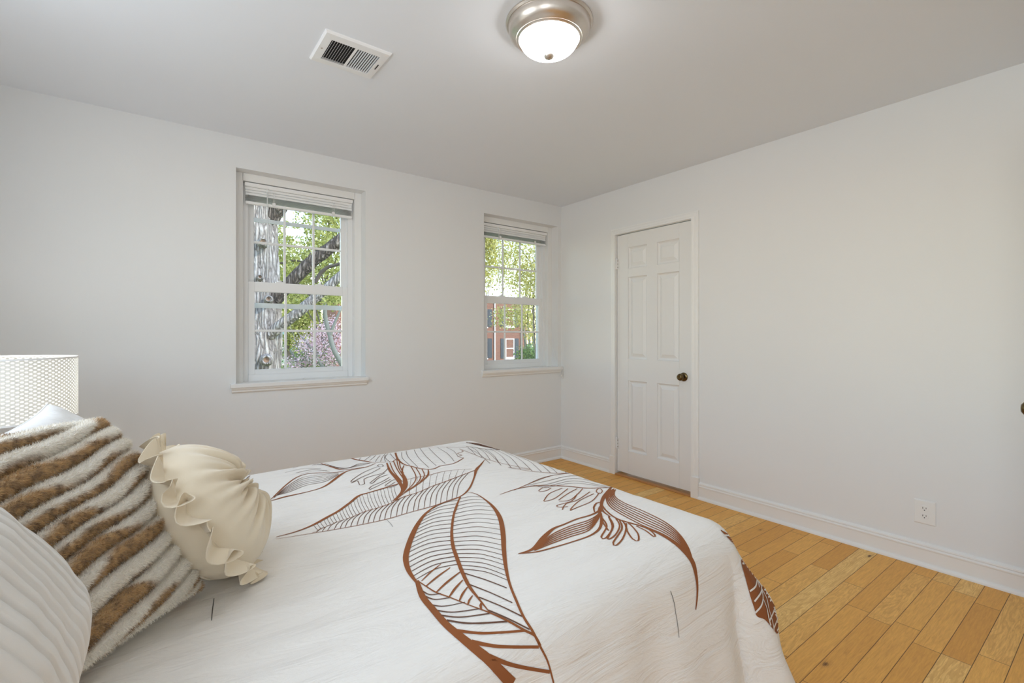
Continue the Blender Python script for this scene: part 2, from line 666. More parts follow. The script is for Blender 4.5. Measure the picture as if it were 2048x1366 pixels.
def make_window(name, x0, x1, label, sill_ext, storm=True):
    yA = YW+DEP                                   # stepped wooden casing face
    yB = yA+0.043                                 # sash frame face
    w = thing(name, label, 'window', ((x0+x1)/2, yA, WZ0), kind='structure')
    m = MB()
    ring(m, x0, x1, WZ0, WZ1, yA, yA+0.10, 0.0505, 0.0505, 0.001, 0.05, bev=0.002)
    m.build('casing', M['trim'], w)
    fx0, fx1 = x0+0.05, x1-0.05
    m = MB()
    ring(m, fx0, fx1, WZ0, WZ1-0.05, yB, yB+0.075, 0.036, 0.036, 0.045, 0.075)
    m.box((fx0+0.036, yB+0.03, WZ0), (fx0+0.046, yB+0.036, WZ1-0.06))
    m.box((fx1-0.046, yB+0.03, WZ0), (fx1-0.036, yB+0.036, WZ1-0.06))
    m.build('frame', M['vinyl'], w)
    sx0, sx1 = fx0+0.036, fx1-0.036
    # lower sash, in front
    ls = MB()
    z0, z1 = WZ0+0.043, 1.548
    ring(ls, sx0, sx1, z0, z1, yB+0.004, yB+0.032, 0.040, 0.040, 0.034, 0.066)
    ls.box((sx0+0.04, yB+0.001, z0+0.026), (sx1-0.04, yB+0.006, z0+0.031))
    ls = ls.build('lower_sash', M['vinyl'], w)
    g0, g1 = sx0+0.040, sx1-0.040
    muntin_grid(g0, g1, z0+0.034, z1-0.066, yB+0.018).build('muntin', M['vinyl'], ls)
    MB().box((g0-0.004, yB+0.0245, z0+0.03), (g1+0.004, yB+0.0255, z1-0.06)).build('pane', M['glass'], ls)
    lk = MB()
    for q in (0.3, 0.7):
        xx = sx0+(sx1-sx0)*q
        lk.box((xx-0.03, yB+0.006, z1-0.004), (xx+0.03, yB+0.03, z1+0.008), bev=0.003)
        lk.lathe([(0.0, 0.013), (0.010, 0.012), (0.012, 0.0)], (xx, yB+0.018, z1+0.006), 12)
    lk.build('sash_lock', M['vinyl'], ls, smooth=40)
    # upper sash, behind
    us = MB()
    uz0, uz1 = 1.515, WZ1-0.11
    ring(us, sx0, sx1, uz0, uz1, yB+0.037, yB+0.065, 0.040, 0.040, 0.03, 0.045)
    us = us.build('upper_sash', M['vinyl'], w)
    muntin_grid(g0, g1, uz0+0.03, uz1-0.045, yB+0.050).build('muntin', M['vinyl'], us)
    MB().box((g0-0.004, yB+0.0570, uz0+0.026), (g1+0.004, yB+0.0580, uz1-0.04)).build('pane', M['glass'], us)
    # storm window rails outside
    st = MB()
    ring(st, fx0+0.01, fx1-0.01, WZ0+0.01, WZ1-0.06, yB+0.085, yB+0.10, 0.03, 0.03, 0.03, 0.03)
    if storm:
        st.box((fx0+0.03, yB+0.086, 1.378), (fx1-0.03, yB+0.099, 1.412))
        st.box((fx0+0.03, yB+0.086, 1.965), (fx1-0.03, yB+0.099, 1.99))
    st.build('storm_frame', M['vinyl'], w)
    # sill board with nosing and a small apron moulding
    e0, e1 = x0-0.032, sill_ext
    s = MB()
    nose = [(-0.085-0.03, 0.0), (0.0, 0.0), (0.0, -0.028), (-0.085-0.03, -0.028)]
    s.prism([(a, b) for a, b in nose], (x0+0.001, YW, WZ0+0.003), (x1-0.001, YW, WZ0+0.003))
    s.prism([(0.0, 0.0), (0.026, 0.0), (0.031, -0.004), (0.031, -0.024), (0.028, -0.028), (0.0, -0.028)], (e0, YW, WZ0+0.003), (e1, YW, WZ0+0.003))
    s.prism([(0, -0.028), (0.024, -0.028), (0.022, -0.036), (0.015, -0.043), (0.014, -0.052), (0.009, -0.057), (0, -0.057)], (e0+0.008, YW, WZ0+0.003), (e1-0.006, YW, WZ0+0.003))
    s.build('sill', M['trim'], w, smooth=30)
    return w


make_window('window_1', *W1, 'six-over-six sash window looking onto the furrowed oak trunk', W1[1]+0.012)
make_window('window_2', *W2, 'narrower-looking sash window beside the room corner, brick house beyond', XD-0.004, False)


def make_blind(x0, x1, zt, zb, label, wand_q, nslat):
    yc = YW+DEP+0.024
    b = thing('venetian_blind', label, 'window blind', ((x0+x1)/2, yc, zt), group='raised venetian blinds')
    m = MB()
    m.box((x0, yc-0.018, zt-0.028), (x1, yc+0.016, zt-0.003), bev=0.003)
    m.box((x0, yc-0.0205, zt-0.0265), (x1, yc-0.018, zt-0.0045), bev=0.001)
    m.build('headrail', M['slat'], b)
    zl = zb+0.020
    n = nslat
    for i in range(n):
        f = i/(n-1)
        # the first slats still hang open and tilted, the rest is a tight stack
        z = zt-0.0375-0.0176*i if i < 3 else (zt-0.0850)-((zt-0.0850)-zl-0.003)*(i-3)/(n-4)
        tilt = math.radians(74) if i < 3 else math.radians(9)
        hw = 0.0084 if i < 3 else 0.012
        P = []
        for x in (x0+0.004+0.0012*(i % 3), x1-0.004-0.001*((i*2) % 3)):
            P.append([(x, yc-hw*math.cos(tilt)*s_-0.006*(i < 3), z+hw*math.sin(tilt)*(-s_)+0.0014*(1-s_*s_)) for s_ in (-1, -0.5, 0, 0.5, 1)])
        Q = [[(p[0], p[1], p[2]-0.0006) for p in r] for r in P]
        mm = MB().grid(P)
        mm.grid(Q, flip=True)
        mm.build('slat', M['slat'], b, smooth=True, fix=False)
    MB().box((x0+0.004, yc-0.014, zb), (x1-0.004, yc+0.012, zb+0.017), bev=0.004).build('bottom_rail', M['slat'], b)
    for q in (0.245, 0.80):
        xx = x0+(x1-x0)*q
        c = MB()
        c.box((xx-0.011, yc-0.0225, zb+0.004), (xx+0.011, yc-0.015, zb+0.028), bev=0.003)
        for dx in (-0.006, 0.006):
            c.tube([(xx+dx, yc-0.0195, zt-0.028), (xx+dx*0.8, yc-0.020, zb+0.02)], 0.0009, 5)
        c.build('ladder_cord', M['plastic'], b)
    xx = x0+(x1-x0)*wand_q
    wd = MB()
    wd.tube([(xx, yc-0.0225, zt-0.03), (xx+0.001, yc-0.025, zt-0.05)], 0.0022, 6)
    wd.tube([(xx+0.001, yc-0.025, zt-0.05), (xx+0.004, yc-0.025, zt-0.62)], 0.0042, 6)
    wd.build('tilt_wand', M['acrylic'], b)
    return b, yc


bl1, yc = make_blind(W1[0]+0.062, W1[1]-0.062, WZ1-0.052, 2.052, 'raised white blind bunched atop the window with the oak trunk', 0.185, 11)
# its cord lies across the sill
c = MB()
xs = np.linspace(0.86, 1.12, 30)
c.tube([(x, YW+0.035+0.02*math.sin(9*x)+0.012*math.sin(23*x), WZ0+0.0055) for x in xs], 0.0017, 6)
c.tube([(0.86, YW+0.052, WZ0+0.007), (0.835, YW+0.046, WZ0+0.007)], [0.003, 0.0055], 8)
c.build('lift_cord', M['plastic'], bl1)
bl2, yc2 = make_blind(W2[0]+0.058, W2[1]-0.062, WZ1-0.052, 2.062, 'raised white blind atop the corner window, cord looped over sill', 0.215, 9)
c = MB()
p0 = Vector((W2[1]-0.20, yc2-0.02, 2.06))
pts = []
for k in range(24):
    f = k/23
    pts.append((2.955+0.22*f**2.6-0.0, YW+0.085-0.075*f**1.2, 2.06-(2.06-WZ0-0.02)*f))
c.tube(pts, 0.0016, 6)
c.tube([(p[0]-0.012*math.sin(PI*i/23)-0.004, p[1], p[2]) for i, p in enumerate(pts)], 0.0016, 6)
c.build('lift_cord', M['plastic'], bl2, smooth=True)
c = MB()
ex = XD-0.022
for dx, dz, r in ((0, 0.80, 0), (0.012, 0.775, 1), (-0.010, 0.79, 2)):
    c.tube([(ex-0.02+dx*0.3, YW-0.02, WZ0+0.008), (ex-0.004+dx, YW-0.037, WZ0+0.006), (ex-0.003+dx, YW-0.040, WZ0-0.02), (ex-0.003+dx, YW-0.038, dz+0.02)], 0.0017, 6)
    c.lathe([(0.0, 0.022), (0.004, 0.018), (0.0065, 0.0), (0.0, -0.001)], (ex-0.003+dx, YW-0.038, dz), 10)
c.build('cord_tassel', M['plastic'], bl2, smooth=True)

for nm, w_, lb in (('added_window_3', W3, 'added unseen side window around a fill light, beside the viewer'), ('added_window_4', W4, 'added unseen window around a fill light, above the headboard')):
    w3 = thing(nm, lb, 'window', (XL-0.1, (w_[0]+w_[1])/2, w_[2]), kind='structure')  # invented window out of view, there to hold an added fill light
    m = MB()
    ring(m, w_[0], w_[1], w_[2], w_[3], 0, 0.07, 0.05, 0.05, 0.05, 0.05)
    m.box((w_[0], 0.01, (w_[2]+w_[3])/2-0.02), (w_[1], 0.06, (w_[2]+w_[3])/2+0.02))
    m.v = [(XL-0.08-p[1], p[0], p[2]) for p in m.v]
    m.build('frame', M['vinyl'], w3)

# ------------------------------------------------------------------ closed panel door
dr = thing('door_1', 'closed white six-panel door with dark brass knob', 'door', (XD, 2.385, 0), kind='structure')
YA, YB_ = 2.028, 2.742
CAS = [(0, 0), (0.0, 0.022), (0.012, 0.022), (0.018, 0.018), (0.036, 0.016), (0.042, 0.012), (0.052, 0.011), (0.052, 0)]   # (across from inner edge, out from wall)


def casing_frame(m, ya, yb, zt, prof, x):
    """mitred casing round an opening in a wall of constant x, standing out towards -x"""
    P = []
    for a, t_ in prof:
        P.append([(x-t_, ya-a, 0.0), (x-t_, ya-a, zt+a), (x-t_, yb+a, zt+a), (x-t_, yb+a, 0.0)])
    m.grid(P)


m = MB()
casing_frame(m, YA-0.006, YB_+0.006, 2.050, CAS, XD)
# plinth blocks
for y0, y1 in ((YA-0.064, YA-0.004), (YB_+0.004, YB_+0.064)):
    m.box((XD-0.027, y0, 0), (XD, y1, 0.155), bev=0.002)
m.build('door_casing', M['trim'], dr)
m = MB()
m.box((XD-0.002, D1[0], 0), (XD+0.13, YA-0.0055, 2.062))
m.box((XD-0.002, YB_+0.0045, 0), (XD+0.13, D1[1], 2.062))
m.box((XD-0.002, D1[0], 2.048), (XD+0.13, D1[1], 2.062))
m.build('door_jamb', M['trim'], dr)
# slab with six raised panels: stiles, rails and panels in relief
sf = XD+0.004
ZB, ZT = 0.030, 2.042
cols = [(2.139, 2.338), (2.434, 2.624)]
rows = [(0.218, 0.812), (0.992, 1.679), (1.748, 1.928)]
m = MB()
th = 0.034
ycuts = [YA, cols[0][0], cols[0][1], cols[1][0], cols[1][1], YB_]
zcuts = [ZB, rows[0][0], rows[0][1], rows[1][0], rows[1][1], rows[2][0], rows[2][1], ZT]
m.box((sf, YA, ZB), (sf+th, cols[0][0], ZT), bev=0.0015)
m.box((sf, cols[0][1], ZB), (sf+th, cols[1][0], ZT))
m.box((sf, cols[1][1], ZB), (sf+th, YB_, ZT), bev=0.0015)
for c0, c1 in cols:
    for i in range(0, 8, 2):
        m.box((sf, c0, zcuts[i]), (sf+th, c1, zcuts[i+1]))
    for r0, r1 in rows:
        # sticking slope, flat field edge, raised centre
        steps = [(0.0, 0.0), (0.002, 0.006), (0.010, 0.014), (0.014, 0.016), (0.020, 0.016), (0.044, 0.005), (0.046, 0.003)]
        P = [[(sf+d, c0+i, r0+i), (sf+d, c1-i, r0+i), (sf+d, c1-i, r1-i), (sf+d, c0+i, r1-i)] for i, d in steps]
        m.grid(P, closed_v=True)
        i, d = steps[-1]
        m.add([(sf+d, c0+i, r0+i), (sf+d, c1-i, r0+i), (sf+d, c1-i, r1-i), (sf+d, c0+i, r1-i)], [(0, 1, 2, 3)])
m.build('door_panel', M['door'], dr, fix=False)
k = MB()
kx, ky, kz = sf, 2.098, 0.878
k.lathe([(0.0, 0.0), (0.033, 0.0), (0.033, 0.006), (0.028, 0.010), (0.013, 0.012), (0.012, 0.030), (0.022, 0.034), (0.0265, 0.042), (0.0265, 0.050), (0.022, 0.060), (0.014, 0.0645), (0.012, 0.063), (0.0, 0.0635)], (kx, ky, kz), 32, axis=(-1, 0, 0))
k.build('door_knob', M['brass'], dr, smooth=45)
for hz in (1.80, 0.265):
    h = MB()
    h.tube([(XD-0.004, YB_+0.002, hz-0.045), (XD-0.004, YB_+0.002, hz+0.045)], 0.0068, 10)
    h.tube([(XD-0.004, YB_+0.002, hz+0.045), (XD-0.004, YB_+0.002, hz+0.053)], [0.0068, 0.003], 10)
    h.box((XD-0.0005, YB_-0.018, hz-0.044), (XD+0.003, YB_+0.001, hz+0.044))
    h.box((XD-0.003, YB_+0.003, hz-0.044), (XD+0.0, YB_+0.02, hz+0.044))
    for q in (-0.027, 0.0, 0.027):
        h.lathe([(0, 0.0), (0.0035, 0.0), (0.0035, 0.0015), (0, 0.002)], (XD+0.0, YB_-0.010, hz+q), 8, axis=(-1, 0, 0), mi=1)
    h.build('hinge', [M['door'], M['brass']], dr, smooth=40)
MB().box((XD-0.0025, YA-0.008, kz-0.03), (XD+0.002, YA-0.0042, kz+0.03)).build('strike_plate', M['steel'], dr)
m = MB().box((XD-0.026, YA-0.002, 0.0), (XD+0.13, YB_+0.002, 0.013), bev=0.003)
tag(m.build('trim_1', M['threshold']), 'worn orange wood threshold strip under the panel door', 'threshold', kind='structure')

# ------------------------------------------------------------------ entrance door, standing open just past the picture's edge
d2 = thing('door_2', 'open white entrance door, its knob edge at the right of view', 'door', (XD, -0.25, 0), kind='structure')
m = MB()
casing_frame(m, D2[0]+0.01, D2[1]-0.01, 2.05, CAS, XD)
m.build('door_casing', M['trim'], d2)
m = MB()
m.box((XD-0.002, D2[0], 0), (XD+0.14, D2[0]+0.012, 2.06))
m.box((XD-0.002, D2[1]-0.012, 0), (XD+0.14, D2[1], 2.06))
m.box((XD-0.002, D2[0], 2.048), (XD+0.14, D2[1], 2.06))
m.build('door_jamb', M['trim'], d2)
LY = 0.205
m = MB().box((2.405, LY-0.035, 0.012), (3.155, LY, 2.04), bev=0.002)
for x0, x1 in ((2.52, 2.73), (2.83, 3.04)):
    for r0, r1 in rows:
        m.box((x0+0.03, LY-0.001, r0+0.03), (x1-0.03, LY+0.004, r1-0.03), bev=0.003)
m.build('door_leaf', M['door'], d2)
k = MB()
k.lathe([(0.0, 0.0), (0.03, 0.0), (0.03, 0.005), (0.012, 0.010), (0.011, 0.030), (0.022, 0.036), (0.026, 0.046), (0.024, 0.058), (0.014, 0.066), (0.0, 0.0675)], (2.475, LY, 0.932), 28, axis=(0, 1, 0))
k.build('door_knob', M['brass'], d2, smooth=45)

# ------------------------------------------------------------------ outlet
def outlet():
    yc, zc = 0.693, 0.277
    o = thing('wall_outlet', 'white duplex wall outlet low on the door wall', 'outlet', (XD, yc, zc))
    m = MB()
    x = XD
    P = [[(x-t_, yc-0.044+i, zc-0.061+i), (x-t_, yc+0.044-i, zc-0.061+i), (x-t_, yc+0.044-i, zc+0.061-i), (x-t_, yc-0.044+i, zc+0.061-i)] for i, t_ in ((0, 0), (0, 0.0035), (0.003, 0.0062), (0.007, 0.0068))]
    m.grid(P, closed_v=True)
    m.add(P[-1], [(0, 1, 2, 3)])
    m.build('cover_plate', M['plastic'], o)
    for dz in (0.0195, -0.0195):
        r = MB()
        pts = []
        for k_ in range(32):
            a = 2*PI*k_/32
            yy = 0.0172*math.cos(a)
            zz = max(-0.0135, min(0.0135, 0.0172*math.sin(a)))
            pts.append((yy, zz))
        r.grid([[(x-t_, yc+a*q, zc+dz+b*q) for a, b in pts] for t_, q in ((0.006, 1.0), (0.0086, 1.0), (0.0092, 0.94))], closed_v=True)
        r.add([(x-0.0092, yc+a*0.94, zc+dz+b*0.94) for a, b in pts], [tuple(range(32))])
        r = r.build('receptacle', M['plastic'], o)
        s = MB()
        s.box((x-0.0096, yc-0.0075, zc+dz-0.001), (x-0.009, yc-0.0055, zc+dz+0.0075))
        s.box((x-0.0096, yc+0.0055, zc+dz-0.002), (x-0.009, yc+0.0078, zc+dz+0.0075))
        s.lathe([(0, 0.0004), (0.0026, 0.0004), (0.0026, 0)], (x-0.0092, yc, zc+dz-0.0072), 12, axis=(-1, 0, 0))
        s.build('slot', M['dark'], r)
    MB().lathe([(0, 0.0015), (0.0025, 0.001), (0.003, 0)], (x-0.0068, yc, zc), 12, axis=(-1, 0, 0)).build('screw', M['plastic'], o)


outlet()

# ------------------------------------------------------------------ ceiling vent
def vent():
    c = [on_z(*q, H) for q in ((652, 57.5), (788, 107), (739, 154), (618, 115))]
    ctr = sum(c, Vector())/4
    ux = ((c[1]-c[0])+(c[2]-c[3])).normalized()
    # a rectangle square with the room
    ux = Vector((1, 0, 0)) if abs(ux.x) > abs(ux.y) else Vector((0, -1, 0))
    uy = Vector((-ux.y, ux.x, 0))
    L = max(abs((p-ctr).dot(ux)) for p in c)*0+((c[1]-c[0]).length+(c[2]-c[3]).length)/4
    Wd = ((c[3]-c[0]).length+(c[2]-c[1]).length)/4
    o = thing('ceiling_vent', 'white metal two-way air register on the ceiling', 'vent', (ctr.x, ctr.y, H))
    T = lambda a, b, z: ctr+ux*a+uy*b+Vector((0, 0, H-z-ctr.z))
    hl, hw = L*0.74, Wd*0.66
    m = MB()
    outer = lambda l, w, z: [T(-l, -w, z), T(l, -w, z), T(l, w, z), T(-l, w, z)]
    m.grid([outer(L, Wd, 0.0), outer(L, Wd, 0.004), outer(L-0.006, Wd-0.006, 0.011), outer(hl+0.004, hw+0.004, 0.0125), outer(hl, hw, 0.0125), outer(hl, hw, 0.001)], closed_v=True)
    m.add([T(-0.006, -hw, 0.0115), T(0.006, -hw, 0.0115), T(0.006, hw, 0.0115), T(-0.006, hw, 0.0115)], [(0, 1, 2, 3)])
    m.build('face_frame', M['vent'], o)
    MB().add(outer(hl+0.003, hw+0.003, 0.0008), [(0, 1, 2, 3)]).build('duct_opening', M['dark'], o)
    n = 9
    for side in (-1, 1):
        for i in range(n):
            a = side*(0.010+(hl-0.012)*(i+0.5)/n)
            s = MB()
            sgn = 1 if ux.x > 0 else -1
            lean_away = side*sgn > 0
            dz, da = (0.0030, 0.0011*sgn) if lean_away else (0.0052, -0.0030*sgn)
            z0 = 0.0072
            q = [T(a-da, -hw, z0-dz), T(a+da, -hw, z0+dz), T(a+da, hw, z0+dz), T(a-da, hw, z0-dz)]
            qq = [p+ux*0.0009 for p in q]
            s.add(q+qq, [(0, 1, 2, 3), (7, 6, 5, 4), (0, 4, 5, 1), (1, 5, 6, 2), (2, 6, 7, 3), (3, 7, 4, 0)])
            s.build('louver', M['vent'], o)
    s = MB()
    s.lathe([(0.0, 0.0145), (0.004, 0.0135), (0.0045, 0.012)], T(-(hl+L)/2, 0, 0)-Vector((0, 0, 0)), 12, axis=(0, 0, -1))
    s.build('screw', M['steel'], o)
    s = MB()
    p = T((hl+L)/2-0.003, 0.0, 0.014)
    s.add([p+ux*a+uy*b+Vector((0, 0, z)) for a, b, z in ((-.002, -.022, 0), (.002, -.022, 0), (.002, .022, 0), (-.002, .022, 0), (-.002, -.022, .004), (.002, -.022, .004), (.002, .022, .004), (-.002, .022, .004))],
          [(0, 1, 2, 3), (7, 6, 5, 4), (0, 4, 5, 1), (1, 5, 6, 2), (2, 6, 7, 3), (3, 7, 4, 0)])
    s.build('damper_lever', M['dark'], o)


vent()

# ------------------------------------------------------------------ flush ceiling lamp
def ceiling_lamp():
    c = on_z(1098, 47, H)
    # outer rim 176 px across
    d = (HC-H)*F/(47-HY)
    R = 176/2/F*d*0.985
    o = thing('ceiling_light', 'flush ceiling lamp with brushed nickel pan and lit frosted dome', 'ceiling light', (c.x, c.y, H))
    m = MB()
    pan = [(0.0, 0.001), (R*1.0, 0.001), (R*1.0, 0.006), (R*0.965, 0.012), (R*0.945, 0.012), (R*0.94, 0.016), (R*0.935, 0.030), (R*0.90, 0.043), (R*0.84, 0.054), (R*0.80, 0.058), (R*0.765, 0.0635), (R*0.745, 0.0625), (R*0.725, 0.066), (R*0.70, 0.068), (R*0.68, 0.066), (R*0.665, 0.060)]
    m.lathe(pan, (c.x, c.y, H), 96, axis=(0, 0, -1))
    m.build('lamp_pan', M['nickel'], o, smooth=40)
    r0, dep = R*0.675, 0.060
    prof = [(r0*math.cos(a)**0.8 if a < PI/2-1e-3 else 0, 0.064+dep*math.sin(a)) for a in np.linspace(0, PI/2, 22)]
    m = MB().lathe(prof, (c.x, c.y, H), 64, axis=(0, 0, -1))
    m.build('glass_dome', M['dome'], o, smooth=True)
    zb = 0.064+dep
    m = MB().lathe([(0.016, -0.006), (0.0205, 0.000), (0.0215, 0.004), (0.0195, 0.009), (0.0165, 0.014), (0.010, 0.018), (0.0, 0.0195)], (c.x, c.y, H-zb), 24, axis=(0, 0, -1))
    m.build('finial', M['nickel'], o, smooth=True)


ceiling_lamp()

# ------------------------------------------------------------------ bed
BX0, BX1, BY0, BY1 = -0.66, 1.385, 0.84, 2.245
bed = thing('bed', 'queen bed under the leaf-print duvet', 'bed', ((BX0+BX1)/2, (BY0+BY1)/2, 0))
MB().box((BX0+0.01, BY0, 0.31), (BX1, BY1, 0.575), bev=0.05).build('mattress', M['mattress'], bed, smooth=True)
m = MB()
m.box((BX0+0.01, BY0+0.02, 0.20), (BX1-0.02, BY1-0.02, 0.305), bev=0.01)
m.build('side_rail', M['headboard'], bed)
MB().box((BX0-0.07, BY0-0.02, 0.10), (BX0, BY1+0.02, 0.90), bev=0.02).build('headboard', M['headboard'], bed)
for x in (BX0+0.06, BX1-0.10):
    for y in (BY0+0.08, BY1-0.08):
        MB().tube([(x, y, 0.0), (x, y, 0.21)], [0.022, 0.03], 12).build('leg', M['darkwood'], bed, smooth=40)

# ------------------------------------------------------------------ duvet
TOPZ, RR, OV = 0.612, 0.105, 0.57
FX, NY, FY = 1.385, 0.850, 2.235       # flat top ends at foot, near side, far side


def sstep(a, b, x):
    q = max(0.0, min(1.0, (x-a)/(b-a)))
    return q*q*(3-2*q)


def duvet_pt(u, v):
    dx = max(0.0, u-FX)
    dn, df = max(0.0, NY-v), max(0.0, v-FY)
    dy = dn if dn > 0 else df
    sy = -1 if dn > 0 else 1
    cu, cv = min(u, FX), min(max(v, NY), FY)
    z = TOPZ
    # body of the quilt
    ins = min(FX-cu, cv-NY, FY-cv)
    z += 0.018*sstep(0, 0.35, ins)*sstep(0.15, 0.6, u)
    w = noise.noise(Vector((u*2.1, v*9.0, 0.3)))*0.0060+noise.noise(Vector((u*3.5+v*2.0, v*24.0, 4.3)))*0.0042+noise.noise(Vector((u*1.2, v*2.2, 9)))*0.010
    calm = 0.35+0.65*sstep(0.95, 0.25, u)
    r = max(dx, dy)
    if r <= 0:
        return Vector((cu, cv, z+w*calm))
    if dx >= dy:
        th = (PI/4)*(dy/dx)
    else:
        th = PI/2-(PI/4)*(dx/dy)
    c = math.sin(2*th)
    al = math.radians(82-17*c*(1 if sy < 0 else 0.5)) if dy > 0 or True else 0
    if dn > 0 and dx <= 0:
        al = math.radians(80)
    if r < RR*al:
        lat, dr_ = RR*math.sin(r/RR), RR*(1-math.cos(r/RR))
    else:
        q = r-RR*al
        lat = RR*math.sin(al)+q*math.cos(al)
        dr_ = RR*(1-math.cos(al))+q*math.sin(al)
    # hanging folds, growing towards the hem
    s_ = (cu*1.0 if dx <= 0 else (cv if dy <= 0 else 0)) + th*0.33
    g = sstep(0.06, 0.50, r)
    if dn > 0 and dx > 0:
        lat += 0.050*math.exp(-((r-0.34)/0.11)**2)*math.exp(-((th-0.62)/0.42)**2)
    fold = g*(0.013*math.sin(s_*15.0+1.0)+0.008*math.sin(s_*31.0+2.0))
    lat += fold+0.006*noise.noise(Vector((u*5, v*5, 2)))*g
    o = Vector((cu+math.cos(th)*lat, cv+sy*math.sin(th)*lat, TOPZ-dr_))
    o.z += w*calm*(1-sstep(0, 0.2, r))
    d_ = noise.noise(Vector((u*7+v*3, v*7-u*4, 5.5)))*0.004*sstep(0.03, 0.25, r)
    return o+Vector((math.cos(th), sy*math.sin(th), 0.3))*d_


us = list(np.arange(BX0+0.03, FX, 0.016))+[FX]+list(FX+OV*(np.arange(1, 35)/34))
vs = list(NY-OV*(np.arange(34, 0, -1)/34))+list(np.arange(NY, FY, 0.016))+[FY]+list(FY+OV*(np.arange(1, 35)/34))
DP = [[duvet_pt(u, v) for v in vs] for u in us]
dv = MB()
dv.grid(DP, flip=False)
bvh = BVHTree.FromPolygons([Vector(p) for p in dv.v], dv.f)
EYE = Vector((0, 0, HC))


def cast(px, py):
    h = bvh.ray_cast(EYE, ray(px, py).normalized())
    return (h[0], h[1]) if h[0] is not None else None


def smooth_pts(pts, step=4.0):
    """Catmull-Rom through (x, y[, w]) points, resampled"""
    out = []
    n = len(pts)
    if n == 2:
        d = math.dist(pts[0][:2], pts[1][:2])
        k = max(2, int(d/step))
        return [tuple(pts[0][j]+(pts[1][j]-pts[0][j])*i/k for j in range(len(pts[0]))) for i in range(k+1)]
    for i in range(n-1):
        p0, p1, p2, p3 = pts[max(i-1, 0)], pts[i], pts[i+1], pts[min(i+2, n-1)]
        k = max(2, int(math.dist(p1[:2], p2[:2])/step))
        for q in range(k+(1 if i == n-2 else 0)):
            f = q/k
            out.append(tuple(0.5*((2*p1[j])+(-p0[j]+p2[j])*f+(2*p0[j]-5*p1[j]+4*p2[j]-p3[j])*f*f+(-p0[j]+3*p1[j]-3*p2[j]+p3[j])*f**3) for j in range(len(p1))))
    return out


PRN = MB()         # printed lines, joined into the duvet's own mesh


def ribbon(pts, w=0.003, mi=1, lift=0.0013, taper=True):
    """pts (px, py) or (px, py, width mm) in the photograph's frame; printed on the cloth where the ray meets it"""
    pts = [p if len(p) == 3 else (p[0], p[1], w*1000) for p in pts]
    S_ = smooth_pts(pts)
    run = []
    runs = []
    for q in S_:
        h = cast(q[0], q[1])
        if h is None:
            if len(run) > 1:
                runs.append(run)
            run = []
            continue
        nrm = h[1] if h[1].dot(EYE-h[0]) > 0 else -h[1]
        run.append((h[0], nrm, max(0.35, q[2])/1000))
    if len(run) > 1:
        runs.append(run)
    for run in runs:
        P = []
        for i, (p, nr, ww) in enumerate(run):
            tg = run[min(i+1, len(run)-1)][0]-run[max(i-1, 0)][0]
            if tg.length < 1e-6 or tg.length > 0.15:
                continue
            sd = nr.cross(tg.normalized()).normalized()*ww/2
            row = []
            for e in (-1, -0.33, 0.33, 1) if ww > 0.006 else (-1, 1):
                qq = bvh.find_nearest(p+sd*e)
                n2 = qq[1] if qq[1].dot(EYE-qq[0]) > 0 else -qq[1]
                row.append(qq[0]+n2*lift)
            P.append(row)
        if len(P) > 1:
            w0 = len(P[0])
            if all(len(r) == w0 for r in P):
                PRN.grid(P, mi=mi)
            else:
                PRN.grid([[r[0], r[-1]] for r in P], mi=mi)


def A(*p):      # frames in which the print was read off
    return [(480+q[0]/2.7, 860+q[1]/2.7, *q[2:]) for q in p]


def B(*p):
    return [(980+q[0]/2.7, 860+q[1]/2.7, *q[2:]) for q in p]


def C(*p):
    return [(540+q[0]/3.938, 870+q[1]/3.938, *q[2:]) for q in p]


def along(pts, f):
    L = [0]
    for a, b in zip(pts, pts[1:]):
        L.append(L[-1]+math.dist(a[:2], b[:2]))
    t_ = f*L[-1]
    for i in range(len(pts)-1):
        if L[i+1] >= t_:
            q = (t_-L[i])/max(1e-9, L[i+1]-L[i])
            return tuple(pts[i][j]+(pts[i+1][j]-pts[i][j])*q for j in (0, 1))
    return pts[-1][:2]


def veins(mid, edge, n, m0, m1, e0, e1, w=0.0022, bend=0.12, mi=2, jit=0.01):
    """fine veins from a midrib to a leaf edge"""
    mid, edge = smooth_pts([p[:2] for p in mid]), smooth_pts([p[:2] for p in edge])
    rr = random.Random(int(mid[0][0]*7+n))
    for i in range(n):
        f = (i+0.5)/n
        a = along(mid, m0+(m1-m0)*f)
        b = along(edge, min(1, max(0, e0+(e1-e0)*f+rr.uniform(-jit, jit)*0.4)))
        c = ((a[0]+b[0])/2+(b[1]-a[1])*bend, (a[1]+b[1])/2-(b[0]-a[0])*bend)
        ribbon([(*a, w*1150), (*c, w*1000), (*b, w*700)], mi=mi, lift=0.0011)


# big hanging leaf, upper half
mid1 = A((1190, 362, 5), (1165, 420, 6), (1150, 480, 7), (1143, 560, 8), (1150, 630, 9.5), (1170, 690, 10), (1200, 770, 9.5), (1240, 850, 8), (1290, 915, 5), (1350, 990, 2))
left1 = A((1060, 408, 5), (1000, 455, 9), (960, 510, 13), (930, 570, 15), (905, 640, 15), (895, 700, 14), (912, 765, 11), (955, 828, 6))
right1 = A((1215, 335, 1.5), (1270, 345, 3), (1320, 375, 6), (1370, 420, 11), (1405, 480, 14), (1420, 560, 14), (1425, 650, 12), (1435, 740, 9), (1455, 830, 6), (1490, 920, 6), (1530, 1010, 6), (1580, 1090, 6), (1620, 1170, 5), (1660, 1250, 4), (1692, 1366, 4))
for q in (mid1, left1, right1):
    ribbon(q)
ribbon(A((1190, 362, 5), (1130, 385, 4), (1060, 408, 4)), mi=1)
veins(mid1, left1, 17, 0.01, 0.56, 0.08, 0.99, w=0.0026, bend=-0.07)
